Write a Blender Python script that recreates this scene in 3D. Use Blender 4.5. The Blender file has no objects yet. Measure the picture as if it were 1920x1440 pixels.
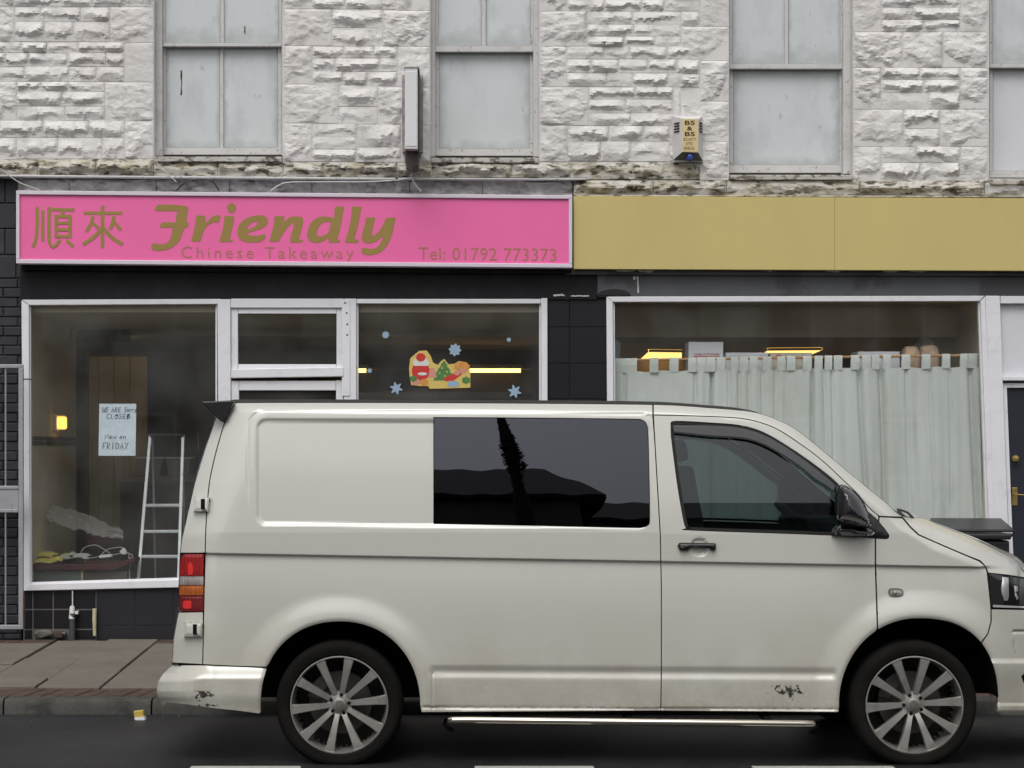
import bpy, bmesh, math, random
import numpy as np
from mathutils import Vector, Matrix, noise
from mathutils.geometry import delaunay_2d_cdt, tessellate_polygon
random.seed(7)
R = math.radians
sc = bpy.context.scene
COL = sc.collection

# ------------------------------------------------------------------ camera, sky, sun, exposure
FPX, CX, CY, H = 3888.0, 860.0, 845.0, 1.636      # focal length in photo pixels, vanishing point, eye height
YV, YK, YF = 10.8, 12.85, 16.6                    # depth of the van's near side, the kerb, the stone facade
cam = bpy.data.objects.new('camera', bpy.data.cameras.new('camera'))
COL.objects.link(cam)
cam.location = (0, 0, H)
cam.rotation_euler = (R(90), 0, 0)
cam.data.sensor_width = 36
cam.data.lens = FPX / 1920 * 36
cam.data.shift_x = (960 - CX) / 1920
cam.data.shift_y = (CY - 720) / 1920
cam.data.clip_end = 500
sc.camera = cam

SUN_EL, SUN_AZ = 56, 195           # soft sun behind the overcast, above and behind the camera
w = bpy.data.worlds.new('World'); sc.world = w; w.use_nodes = True
nt = w.node_tree; nt.nodes.clear()
sky = nt.nodes.new('ShaderNodeTexSky'); sky.sky_type = 'NISHITA'; sky.sun_disc = False
sky.sun_elevation = R(SUN_EL); sky.sun_rotation = R(SUN_AZ)
sky.dust_density = 6; sky.air_density = 1.0
hs = nt.nodes.new('ShaderNodeHueSaturation'); hs.inputs['Saturation'].default_value = .13
bg = nt.nodes.new('ShaderNodeBackground'); bg.inputs['Strength'].default_value = .135
wo = nt.nodes.new('ShaderNodeOutputWorld')
nt.links.new(sky.outputs[0], hs.inputs['Color']); nt.links.new(hs.outputs[0], bg.inputs['Color'])
nt.links.new(bg.outputs[0], wo.inputs['Surface'])
sl = bpy.data.lights.new('sun', 'SUN'); sl.energy = .7; sl.angle = R(40); sl.color = (1, .97, .92)
so = bpy.data.objects.new('sun', sl); COL.objects.link(so)
_d = Vector((math.sin(R(SUN_AZ)) * math.cos(R(SUN_EL)), math.cos(R(SUN_AZ)) * math.cos(R(SUN_EL)), math.sin(R(SUN_EL))))
so.rotation_euler = _d.to_track_quat('Z', 'Y').to_euler()
sc.view_settings.view_transform = 'Standard'; sc.view_settings.look = 'None'
sc.view_settings.gamma = 1; sc.view_settings.use_curve_mapping = False
sc.view_settings.exposure = 0.04
sc.render.engine = 'CYCLES'
sc.cycles.use_denoising = True
sc.cycles.max_bounces = 8; sc.cycles.transparent_max_bounces = 12
sc.cycles.sample_clamp_indirect = 6

# ------------------------------------------------------------------ geometry helpers
def P(px, py, Y):                   # the point at depth Y that the photo shows at pixel (px, py)
    return Vector(((px - CX) * Y / FPX, Y, H - (py - CY) * Y / FPX))
WL = {}
def thing(name, loc, label, cat, group=None, kind=None, parent=None):
    o = bpy.data.objects.new(name, None); COL.objects.link(o); o.location = loc; WL[o.name] = Vector(loc)
    o.empty_display_size = .1
    tag(o, label, cat, group, kind)
    return o
def tag(o, label=None, cat=None, group=None, kind=None):
    if label: o['label'] = label
    if cat: o['category'] = cat
    if group: o['group'] = group
    if kind: o['kind'] = kind
    return o
def base_of(p):
    return WL.get(p.name, Vector((0, 0, 0))) if p else Vector((0, 0, 0))
class MB:
    def __init__(s): s.v = []; s.f = []
    def add(s, vs, fs):
        n = len(s.v); s.v += [tuple(a) for a in vs]; s.f += [tuple(i + n for i in f) for f in fs]; return s
    def box(s, x0, x1, y0, y1, z0, z1):
        return s.add([(x0, y0, z0), (x1, y0, z0), (x1, y1, z0), (x0, y1, z0), (x0, y0, z1), (x1, y0, z1), (x1, y1, z1), (x0, y1, z1)],
                     [(0, 3, 2, 1), (4, 5, 6, 7), (0, 1, 5, 4), (1, 2, 6, 5), (2, 3, 7, 6), (3, 0, 4, 7)])
    def pbox(s, px0, py0, px1, py1, Y0, Y1):      # box whose front face (depth Y0) fills a photo rectangle
        a = P(px0, py0, Y0); b = P(px1, py1, Y0)
        return s.box(min(a.x, b.x), max(a.x, b.x), Y0, Y1, min(a.z, b.z), max(a.z, b.z))
    def prism(s, pts, Y0, Y1):                    # polygon in photo pixels at depth Y0, pushed back to Y1
        q = [P(x, y, Y0) for x, y in pts]
        ar = sum(q[i].x * q[(i + 1) % len(q)].z - q[(i + 1) % len(q)].x * q[i].z for i in range(len(q)))
        if ar < 0: q = q[::-1]
        n = len(q)
        vs = [(p.x, Y0, p.z) for p in q] + [(p.x, Y1, p.z) for p in q]
        tris = tessellate_polygon([[Vector((p.x, p.z, 0)) for p in q]])
        fs = []
        for t in tris:
            a, b, c = t
            cr = (q[b].x - q[a].x) * (q[c].z - q[a].z) - (q[c].x - q[a].x) * (q[b].z - q[a].z)
            if cr < 0: b, c = c, b
            fs += [(a, b, c), (n + a, n + c, n + b)]
        fs += [(i, n + i, n + (i + 1) % n, (i + 1) % n) for i in range(n)]
        return s.add(vs, fs)
    def tube(s, path, r, n=8, cap=True):
        path = [Vector(p) for p in path]; rs = r if isinstance(r, (list, tuple)) else [r] * len(path)
        vs = []; fs = []; up = None
        for i, p in enumerate(path):
            d = (path[min(i + 1, len(path) - 1)] - path[max(i - 1, 0)]).normalized()
            if up is None:
                up = d.cross(Vector((0, 0, 1))) if abs(d.z) < .9 else d.cross(Vector((1, 0, 0)))
            up = (up - d * up.dot(d)).normalized(); q = d.cross(up)
            vs += [p + (up * math.cos(2 * math.pi * k / n) + q * math.sin(2 * math.pi * k / n)) * rs[i] for k in range(n)]
        for i in range(len(path) - 1):
            for k in range(n):
                fs.append((i * n + k, i * n + (k + 1) % n, (i + 1) * n + (k + 1) % n, (i + 1) * n + k))
        if cap:
            fs.append(tuple(range(n))[::-1]); fs.append(tuple((len(path) - 1) * n + k for k in range(n)))
        return s.add(vs, fs)
    def lathe(s, prof, c, n=48, axis='y', close=False):       # prof: (radius, offset along axis)
        vs = []; fs = []; m = len(prof)
        for k in range(n):
            a = 2 * math.pi * k / n
            for r_, o_ in prof:
                if axis == 'y': vs.append((c[0] + r_ * math.cos(a), c[1] + o_, c[2] + r_ * math.sin(a)))
                elif axis == 'z': vs.append((c[0] + r_ * math.cos(a), c[1] + r_ * math.sin(a), c[2] + o_))
                else: vs.append((c[0] + o_, c[1] + r_ * math.cos(a), c[2] + r_ * math.sin(a)))
        for k in range(n):
            for i in range(m if close else m - 1):
                j = (i + 1) % m
                fs.append((k * m + i, k * m + j, ((k + 1) % n) * m + j, ((k + 1) % n) * m + i))
        return s.add(vs, fs)
    def build(s, name, mat, parent=None, smooth=False, bevel=0, seg=2, angle=None):
        b = base_of(parent)
        me = bpy.data.meshes.new(name)
        me.from_pydata([(x - b.x, y - b.y, z - b.z) for x, y, z in s.v], [], s.f)
        bm = bmesh.new(); bm.from_mesh(me); bmesh.ops.recalc_face_normals(bm, faces=bm.faces); bm.to_mesh(me); bm.free()
        if smooth:
            me.polygons.foreach_set('use_smooth', [True] * len(me.polygons))
            me.set_sharp_from_angle(angle=R(angle or 40))
        return link(name, me, mat, parent, bevel, seg)
def link(name, me, mat, parent=None, bevel=0, seg=2):
    o = bpy.data.objects.new(name, me); COL.objects.link(o)
    if mat and not me.materials: me.materials.append(mat)
    if parent:
        o.parent = parent; WL[o.name] = base_of(parent)
    if bevel:
        m = o.modifiers.new('bevel', 'BEVEL'); m.width = bevel; m.segments = seg; m.limit_method = 'ANGLE'; m.angle_limit = R(35)
        m.harden_normals = False
    return o

# ------------------------------------------------------------------ materials
def M(name, col, rough=.6, spec=.4, metal=0, var=0, vs=3, dirt=None, bump=None, coat=0, emit=None, zdirt=None, streak=0):
    m = bpy.data.materials.new(name); m.use_nodes = True; t = m.node_tree; N = t.nodes; L = t.links
    b = N['Principled BSDF']
    b.inputs['Roughness'].default_value = rough; b.inputs['Specular IOR Level'].default_value = spec
    b.inputs['Metallic'].default_value = metal
    b.inputs['Base Color'].default_value = (*col, 1)
    if coat:
        b.inputs['Coat Weight'].default_value = coat; b.inputs['Coat IOR'].default_value = 1.62; b.inputs['Coat Roughness'].default_value = .09
    if emit:
        b.inputs['Emission Color'].default_value = (*emit[0], 1); b.inputs['Emission Strength'].default_value = emit[1]
    geo = N.new('ShaderNodeNewGeometry'); pos = geo.outputs['Position']
    if streak:
        mp = N.new('ShaderNodeMapping'); mp.inputs['Scale'].default_value = (1, 1, streak); L.new(pos, mp.inputs[0]); spos = mp.outputs[0]
    else: spos = pos
    cur = None
    def mixc(fac, c1, c2, blend='MIX'):
        x = N.new('ShaderNodeMix'); x.data_type = 'RGBA'; x.blend_type = blend
        if hasattr(fac, 'links'): L.new(fac, x.inputs[0])
        else: x.inputs[0].default_value = fac
        for s_, c in ((6, c1), (7, c2)):
            if hasattr(c, 'links'): L.new(c, x.inputs[s_])
            else: x.inputs[s_].default_value = (*c, 1)
        return x.outputs[2]
    def nz(scale, detail=5, p=None, rough_=.6):
        n = N.new('ShaderNodeTexNoise'); n.inputs['Scale'].default_value = scale; n.inputs['Detail'].default_value = detail
        n.inputs['Roughness'].default_value = rough_
        L.new(p or spos, n.inputs['Vector']); return n.outputs['Fac']
    def ramp(f, a, c):
        r = N.new('ShaderNodeMapRange'); r.inputs[1].default_value = a; r.inputs[2].default_value = c; L.new(f, r.inputs[0]); return r.outputs[0]
    def mul(a, c):
        x = N.new('ShaderNodeMath'); x.operation = 'MULTIPLY'; L.new(a, x.inputs[0])
        if hasattr(c, 'links'): L.new(c, x.inputs[1])
        else: x.inputs[1].default_value = c
        return x.outputs[0]
    cur = None
    if var:
        f = ramp(nz(vs), .3, .7)
        cur = mixc(f, tuple(c * (1 - var) for c in col), tuple(min(1, c * (1 + var)) for c in col))
    if dirt:                         # list of (colour, scale, lo, hi, strength)
        for k, (dc, s_, lo, hi, st) in enumerate(dirt):
            f = mul(ramp(nz(s_, 8), lo, hi), st)
            cur = mixc(f, cur or col, dc)
    if zdirt:                        # (colour, z full, z none, strength, noise scale)
        for (dc, z0, z1, st, s_) in zdirt:
            sx = N.new('ShaderNodeSeparateXYZ'); L.new(pos, sx.inputs[0])
            f = mul(mul(ramp(sx.outputs[2], z1, z0), ramp(nz(s_, 8), .3, .62)), st)
            cur = mixc(f, cur or col, dc)
    if cur is not None: L.new(cur, b.inputs['Base Color'])
    if bump:
        bn = N.new('ShaderNodeBump'); bn.inputs['Strength'].default_value = bump[0]; bn.inputs['Distance'].default_value = bump[2] if len(bump) > 2 else .004
        L.new(nz(bump[1], 6, pos), bn.inputs['Height']); L.new(bn.outputs[0], b.inputs['Normal'])
    m['_'] = 1
    return m
def glass(name, tint, rough=0.0, ior=1.5, gl=(1, 1, 1), dust=0):
    m = bpy.data.materials.new(name); m.use_nodes = True; t = m.node_tree; N = t.nodes; L = t.links
    N.remove(N['Principled BSDF']); out = N['Material Output']
    tr = N.new('ShaderNodeBsdfTransparent'); tr.inputs[0].default_value = (*tint, 1)
    g = N.new('ShaderNodeBsdfGlossy'); g.inputs['Roughness'].default_value = rough; g.inputs['Color'].default_value = (*gl, 1)
    fr = N.new('ShaderNodeFresnel'); fr.inputs[0].default_value = ior
    gb = N.new('ShaderNodeNewGeometry'); ff_ = N.new('ShaderNodeMath'); ff_.operation = 'SUBTRACT'; ff_.inputs[0].default_value = 1; L.new(gb.outputs['Backfacing'], ff_.inputs[1])
    fm = N.new('ShaderNodeMath'); fm.operation = 'MULTIPLY'; L.new(fr.outputs[0], fm.inputs[0]); L.new(ff_.outputs[0], fm.inputs[1])   # the pane reflects at the face a ray enters
    mx = N.new('ShaderNodeMixShader'); L.new(fm.outputs[0], mx.inputs[0]); L.new(tr.outputs[0], mx.inputs[1]); L.new(g.outputs[0], mx.inputs[2])
    last = mx
    if dust:
        df = N.new('ShaderNodeBsdfDiffuse'); df.inputs[0].default_value = (.45, .46, .45, 1)
        geo = N.new('ShaderNodeNewGeometry'); n = N.new('ShaderNodeTexNoise'); n.inputs['Scale'].default_value = 2.2; n.inputs['Detail'].default_value = 8
        L.new(geo.outputs['Position'], n.inputs['Vector'])
        r = N.new('ShaderNodeMapRange'); r.inputs[1].default_value = .35; r.inputs[2].default_value = .8; r.inputs[3].default_value = dust * .2; r.inputs[4].default_value = dust
        L.new(n.outputs['Fac'], r.inputs[0])
        m2 = N.new('ShaderNodeMixShader'); L.new(r.outputs[0], m2.inputs[0]); L.new(mx.outputs[0], m2.inputs[1]); L.new(df.outputs[0], m2.inputs[2]); last = m2
    L.new(last.outputs[0], out.inputs['Surface'])
    return m
STONE = M('white_painted_stone', (.66, .645, .63), .75, .25, var=.07, vs=1.3,
          dirt=[((.36, .34, .32), 9, .50, .78, .75), ((.52, .47, .46), 1.1, .5, .75, .5), ((.20, .185, .17), 38, .64, .78, .55)], bump=(.5, 60, .006))
STAIN = M('stained_painted_stone', (.55, .53, .49), .8, .2, var=.08, vs=2,
          dirt=[((.40, .36, .26), 4, .42, .66, .7), ((.17, .14, .085), 7, .48, .62, .85), ((.04, .036, .022), 9, .54, .62, .9)], bump=(.6, 50, .006), streak=3)
LEDGE = M('grey_weathered_ledge', (.40, .395, .39), .85, .2, var=.15, vs=3, dirt=[((.12, .12, .12), 7, .52, .7, .85), ((.5, .49, .47), 12, .6, .72, .5)], bump=(.5, 40, .006), streak=2.5)
SASH = M('old_white_gloss_paint', (.56, .555, .55), .5, .4, var=.05, vs=6, dirt=[((.17, .13, .105), 26, .60, .70, .85), ((.36, .35, .33), 6, .48, .72, .6)], bump=(.3, 60, .002))
SILL = M('flaking_sill_paint', (.50, .48, .45), .7, .3, var=.08, vs=6, dirt=[((.09, .065, .045), 12, .50, .58, .95), ((.30, .27, .22), 7, .45, .7, .7)], bump=(.5, 50, .004), streak=2)
PANE = M('whitened_window_glass', (.555, .585, .595), .30, .5, var=.05, vs=1.5, dirt=[((.38, .42, .43), 4, .50, .75, .7), ((.24, .27, .28), 13, .64, .72, .6)], streak=.5)
def edge_grime(m, col, w_):
    t = m.node_tree; N, L = t.nodes, t.links; b = N['Principled BSDF']; src = b.inputs['Base Color'].links[0].from_socket
    tc = N.new('ShaderNodeTexCoord'); sx = N.new('ShaderNodeSeparateXYZ'); L.new(tc.outputs['Generated'], sx.inputs[0]); ms = []
    for o in (0, 2):
        a = N.new('ShaderNodeMath'); a.operation = 'SUBTRACT'; L.new(sx.outputs[o], a.inputs[0]); a.inputs[1].default_value = .5
        q = N.new('ShaderNodeMath'); q.operation = 'ABSOLUTE'; L.new(a.outputs[0], q.inputs[0]); ms.append(q.outputs[0])
    mx_ = N.new('ShaderNodeMath'); mx_.operation = 'MAXIMUM'; L.new(ms[0], mx_.inputs[0]); L.new(ms[1], mx_.inputs[1])
    nz = N.new('ShaderNodeTexNoise'); nz.inputs['Scale'].default_value = 9; nz.inputs['Detail'].default_value = 8; g = N.new('ShaderNodeNewGeometry'); L.new(g.outputs['Position'], nz.inputs['Vector'])
    k = N.new('ShaderNodeMath'); k.operation = 'MULTIPLY_ADD'; L.new(nz.outputs['Fac'], k.inputs[0]); k.inputs[1].default_value = w_ * 2.2; L.new(mx_.outputs[0], k.inputs[2])
    r = N.new('ShaderNodeMapRange'); r.inputs[1].default_value = .5 - w_ + w_ * 1.1; r.inputs[2].default_value = .5 + w_ * 1.1; r.inputs[4].default_value = .75; L.new(k.outputs[0], r.inputs[0])
    x = N.new('ShaderNodeMix'); x.data_type = 'RGBA'; L.new(r.outputs[0], x.inputs[0]); L.new(src, x.inputs[6]); x.inputs[7].default_value = (*col, 1); L.new(x.outputs[2], b.inputs['Base Color'])
edge_grime(PANE, (.37, .39, .39), .08)
PANE2 = M('white_board_behind_glass', (.60, .61, .65), .4, .4, var=.03, vs=3, dirt=[((.45, .46, .48), 6, .55, .8, .4)])
WPAINT = M('white_shopfront_paint', (.70, .70, .735), .42, .45, var=.03, vs=5, dirt=[((.42, .42, .45), 8, .55, .8, .5), ((.16, .14, .12), 42, .69, .75, .7)], bump=(.15, 45, .002))
PINK = M('pink_sign_face', (.79, .142, .365), .42, .4, var=.03, vs=.8, bump=(.05, 200, .001))
SIGNFR = M('lilac_white_sign_frame', (.62, .56, .63), .4, .4, var=.03, vs=4)
GOLD = M('gold_vinyl', (.30, .205, .058), .5, .35, metal=.0, var=.03, vs=8)
GOLDTHIN = M('thin_gold_vinyl', (.40, .17, .10), .5, .35)
YELLOW = M('mustard_fascia_paint', (.53, .435, .175), .5, .35, var=.035, vs=1.1, dirt=[((.42, .35, .14), 1.5, .5, .75, .35), ((.2, .12, .05), 30, .74, .78, .6)], bump=(.08, 120, .001), streak=.35)
NAVY = M('dark_navy_paint', (.022, .023, .030), .55, .4, var=.15, vs=3, dirt=[((.05, .05, .055), 7, .5, .75, .7)], bump=(.35, 50, .004))
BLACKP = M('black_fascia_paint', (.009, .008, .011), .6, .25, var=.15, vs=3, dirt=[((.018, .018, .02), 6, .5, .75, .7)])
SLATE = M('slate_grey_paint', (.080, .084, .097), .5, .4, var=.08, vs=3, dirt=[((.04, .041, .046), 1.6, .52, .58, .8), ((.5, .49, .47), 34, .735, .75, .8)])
TILE = M('black_glazed_tile', (.010, .009, .012), .35, .4, var=.12, vs=4)
GROUT = M('pale_grout', (.13, .125, .12), .9, .1)
DGROUT = M('dark_grout', (.06, .058, .06), .9, .1)
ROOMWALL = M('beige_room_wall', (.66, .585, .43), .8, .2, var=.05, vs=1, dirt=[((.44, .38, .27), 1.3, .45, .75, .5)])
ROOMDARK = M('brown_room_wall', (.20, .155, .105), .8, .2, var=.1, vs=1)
ROOMFLOOR = M('dark_room_floor', (.06, .05, .045), .6, .3)
CEIL = M('cream_ceiling', (.60, .54, .42), .8, .2, var=.06, vs=1.2)
CUPB = M('yellowed_cupboard', (.46, .36, .17), .35, .4, var=.05, vs=2)
DARKWOOD = M('dark_wood', (.035, .022, .018), .5, .4, var=.2, vs=6)
REDCLOTH = M('dark_red_cloth', (.055, .014, .015), .8, .2)
LAMP = M('lit_fluorescent_tube', (.9, .8, .5), .5, emit=((1, .64, .18), 4.0))
LAMPP = M('lit_ceiling_panel', (.9, .8, .5), .5, emit=((1, .62, .17), 2.0))
LAMPW = M('lit_wall_lamp', (.9, .8, .5), .5, emit=((1, .56, .09), 2.0))
ALU = M('ladder_aluminium', (.66, .69, .69), .42, .5, metal=.35, var=.08, vs=8)
PAPER = M('pale_blue_paper', (.68, .78, .86), .7, .3, var=.02, vs=8)
INK = M('grey_ink', (.10, .12, .15), .7, .2)
WHITEPL = M('white_plastic', (.62, .61, .60), .45, .4, var=.04, vs=8)
FLAKE = M('pale_blue_glitter_sticker', (.27, .38, .50), .5, .4)
CURT = M('grey_green_curtain_cloth', (.645, .685, .66), .9, .1, var=.05, vs=2.2, dirt=[((.40, .41, .33), 2.2, .5, .72, .6), ((.28, .30, .27), 6, .58, .8, .4)], streak=.3)
RODW = M('pine_curtain_rod', (.50, .27, .12), .5, .4)
CARD = M('white_card', (.74, .77, .80), .7, .3, var=.03, vs=6)
REDINK = M('red_print', (.50, .06, .06), .6, .3)
GREYINK = M('grey_print', (.42, .43, .44), .6, .3)
BREAD = M('pale_bread', (.72, .52, .34), .8, .2, var=.1, vs=18)
GALV = M('galvanised_steel', (.34, .34, .36), .45, .5, metal=.35, var=.1, vs=9, dirt=[((.15, .11, .09), 20, .6, .74, .5)])
BRASS = M('tarnished_brass', (.50, .36, .12), .35, .5, metal=.9, var=.2, vs=30)
DOORP = M('navy_black_door_paint', (.020, .023, .034), .35, .45, var=.1, vs=4, dirt=[((.12, .07, .045), 22, .69, .73, .8)])
BLACKPL = M('black_plastic', (.014, .014, .016), .38, .45, var=.1, vs=8, dirt=[((.05, .05, .052), 9, .5, .8, .4)])
BROWNPL = M('brown_metal', (.075, .055, .055), .5, .4, var=.2, vs=14)
ALYEL = M('yellow_label', (.62, .50, .26), .6, .3, var=.04, vs=12)
ALGREY = M('grey_metal_plate', (.11, .105, .10), .5, .4)
BLUE = M('blue_strobe_lens', (.03, .07, .38), .15, .6)
BROWNINK = M('brown_print', (.055, .03, .015), .6, .3)
ASPH = M('dark_asphalt', (.015, .0155, .017), .5, .35, var=.25, vs=2.2, dirt=[((.034, .035, .037), .7, .45, .68, .6), ((.07, .07, .068), 70, .62, .72, .6), ((.008, .008, .009), 1.6, .5, .7, .6)], bump=(.7, 130, .006))
SLAB = M('grey_brown_paving_slab', (.150, .134, .110), .72, .3, var=.12, vs=2.0, dirt=[((.10, .085, .07), 5, .5, .75, .6), ((.25, .23, .20), 55, .6, .75, .4), ((.07, .065, .06), 26, .70, .735, .6)], bump=(.4, 90, .003))
PAVER = M('red_brown_paver', (.075, .050, .038), .8, .25, var=.25, vs=7, dirt=[((.04, .04, .03), 12, .5, .7, .6)], bump=(.5, 70, .004))
KERB = M('dark_kerb_stone', (.065, .064, .058), .8, .25, var=.2, vs=5, dirt=[((.03, .03, .028), 6, .45, .65, .8), ((.11, .105, .095), 30, .6, .7, .5)], bump=(.6, 60, .006))
BED = M('dark_sand_bed', (.035, .03, .025), .9, .1)
ROADWHITE = M('worn_white_road_paint', (.38, .38, .36), .7, .3, var=.08, vs=9, dirt=[((.10, .10, .10), 25, .58, .70, .8)])
RENDER_ = M('grey_house_render', (.24, .235, .22), .8, .2, var=.06, vs=1)
ROOFT = M('dark_slate_roof', (.034, .034, .038), .8, .2, var=.2, vs=4)
WOODP = M('tarred_timber', (.08, .07, .062), .8, .2, var=.2, vs=6)
IVY = M('dark_ivy_leaf', (.02, .03, .014), .6, .3)
YPIPE = M('cream_pipe_paint', (.50, .46, .30), .6, .3, dirt=[((.2, .16, .1), 20, .55, .7, .8)])
GPIPE = M('dark_grey_pipe', (.055, .057, .06), .5, .4)
RUBBLE = M('broken_concrete', (.15, .14, .125), .9, .1, var=.2, vs=12)

# ------------------------------------------------------------------ ground: road, kerb, pavement
def zp(Y): return .09 + (Y - YK) * (.043 / (YF - YK))
def G(px, py):                      # pixel to the sloping pavement
    k = (py - CY) / FPX; s = .043 / (YF - YK)
    Y = (H - .09 + YK * s) / (k + s)
    return ((px - CX) * Y / FPX, Y)
road = tag(MB().add([(-120, -120, 0), (120, -120, 0), (120, YK + .02, 0), (-120, YK + .02, 0)], [(0, 1, 2, 3)]).build('road', ASPH), 'dark wet asphalt road in front of the shops', None, None, 'structure')
tag(MB().add([(-150, -150, -.05), (150, -150, -.05), (150, 150, -.05), (-150, 150, -.05)], [(0, 1, 2, 3)]).build('ground', BED), 'bare dark earth under the street', None, None, 'structure')
pv = thing('pavement', (0, YK, 0), 'grey brown slab pavement with red brick edging along the shops', None, None, 'structure')
MB().add([(-40, YK + .157, zp(YK + .16) - .014), (40, YK + .157, zp(YK + .16) - .014), (40, YF + 1.0, zp(YF) - .014), (-40, YF + 1.0, zp(YF) - .014)], [(0, 1, 2, 3)]).build('sand_bed', BED, pv)
def edge(k, Y):                     # world x of the k-th slab joint at depth Y (the joints run slightly askew, as in the photo)
    ax, ay = G(-58 + 121 * k, 1293); bx, by = G(100 + 97 * k, 1203)
    return ax + (bx - ax) * (Y - ay) / (by - ay)
Y0s, Y1s = YK + .59, YF - .38
patt = [[13.9, 15.25], [14.45, 15.85], [], [14.2], [13.7, 15.1], [14.8]]
for k in range(-6, 20):
    cuts = [Y0s] + [y + random.uniform(-.1, .1) for y in patt[k % 6]] + [Y1s if k % 3 else YF - .08]
    if k % 4 == 1: cuts[-1] = YF - .08
    for a, b in zip(cuts, cuts[1:]):
        g = .007; dz = random.uniform(-.011, .011); tz = random.uniform(-.003, .003)
        q = [(edge(k, a + g) + g, a + g * 2.4), (edge(k + 1, a + g) - g, a + g * 2.4), (edge(k + 1, b - g) - g, b - g * 2.4), (edge(k, b - g) + g, b - g * 2.4)]
        mb = MB(); top = [(x, y, zp(y) + dz + (tz if i in (0, 3) else -tz)) for i, (x, y) in enumerate(q)]
        mb.add(top + [(x, y, z - .05) for x, y, z in top], [(0, 1, 2, 3), (0, 4, 5, 1), (1, 5, 6, 2), (2, 6, 7, 3), (3, 7, 4, 0)])
        mb.build('paving_slab', SLAB, pv, bevel=.004, seg=1)
    # little brick strip at the back where the slab stops short
    if cuts[-1] < YF - .2:
        n = 3
        for i in range(n):
            x0 = edge(k, YF - .2) + (edge(k + 1, YF - .2) - edge(k, YF - .2)) * i / n; x1 = edge(k, YF - .2) + (edge(k + 1, YF - .2) - edge(k, YF - .2)) * (i + 1) / n
            z = zp(YF - .2) + random.uniform(-.004, .003)
            MB().box(x0 + .004, x1 - .004, Y1s + .008, YF - .1, z - .05, z).build('paving_brick', PAVER, pv, bevel=.004, seg=1)
x = -5.2
while x < 5.6:
    wd = .103; sk = -.035
    z = zp(YK + .3) + random.uniform(-.004, .004); ya, yb = YK + .165, Y0s - .006
    mb = MB(); t = [(x + .004, ya, z), (x + wd - .004, ya, z), (x + wd - .004 + .06, yb, z), (x + .004 + .06, yb, z)]
    mb.add(t + [(a, b, c - .05) for a, b, c in t], [(0, 1, 2, 3), (0, 4, 5, 1), (1, 5, 6, 2), (2, 6, 7, 3), (3, 7, 4, 0)])
    mb.build('edging_brick', PAVER, pv, bevel=.005, seg=1); x += wd
gr_ = MB()                          # grit and scraps along the gutter
for k in range(260):
    x, y = random.uniform(-5, 6), YK - abs(random.gauss(0, .12)) - .01; r = random.uniform(.002, .007); a = random.uniform(0, 3)
    if y < YK - .5: continue
    q = [(x + r * math.cos(a + t) * random.uniform(.6, 1.2), y + r * math.sin(a + t) * random.uniform(.6, 1.2), .0005) for t in (0, 1.6, 3.1, 4.7)]
    gr_.add(q + [(x, y, r * .7)], [(0, 1, 4), (1, 2, 4), (2, 3, 4), (3, 0, 4)])
tag(gr_.build('gutter_grit', M('pale_grit', (.16, .15, .13), .9, .1, var=.4, vs=60)), 'scattered grit along the gutter below the kerb', 'grit', None, 'stuff')
kb = thing('kerb', (0, YK, 0), 'worn dark stone kerb between the road and pavement', None, None, 'structure')
x = -30.0
for xs in [-30, -12] + [P(p, 1340, YK).x for p in (-250, 6, 284, 560, 840, 1120, 1400, 1680, 1960, 2240)] + [14, 30]:
    if xs > x:
        mb = MB(); n = max(2, int((xs - x) / .12)) if xs - x < 2 else 2
        vs = []; fs = []
        prof = [(0, -.06), (0, .055), (.012, .082), (.035, .092), (.155, .094), (.155, -.06)]
        for i in range(n + 1):
            xx = x + .006 + (xs - x - .012) * i / n
            for (dy, dz) in prof:
                j = noise.noise(Vector((xx * 3, dy * 5, dz * 9))) * .008
                vs.append((xx, YK + dy + j, dz + j * .6))
        m_ = len(prof)
        for i in range(n):
            for k in range(m_ - 1): fs.append((i * m_ + k, i * m_ + k + 1, (i + 1) * m_ + k + 1, (i + 1) * m_ + k))
        fs.append(tuple(range(m_))); fs.append(tuple(n * m_ + k for k in range(m_)))
        mb.add(vs, fs).build('kerb_stone', KERB, kb, smooth=True, angle=30)
    x = xs
for (a, b), lb in zip([(360, 565), (890, 1112), (1408, 1672)], ['below the rear wheel', 'under the middle of the van', 'left of the front wheel']):
    xa, xb = (a - CX) * 10.75 / FPX, (b - CX) * 10.75 / FPX
    tag(MB().box(xa, xb, 10.60, 10.735, -.01, .004).build('bay_marking', ROADWHITE), 'worn white bay marking dash on the road ' + lb, None, 'painted bay marking dashes on the road', 'structure')

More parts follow.
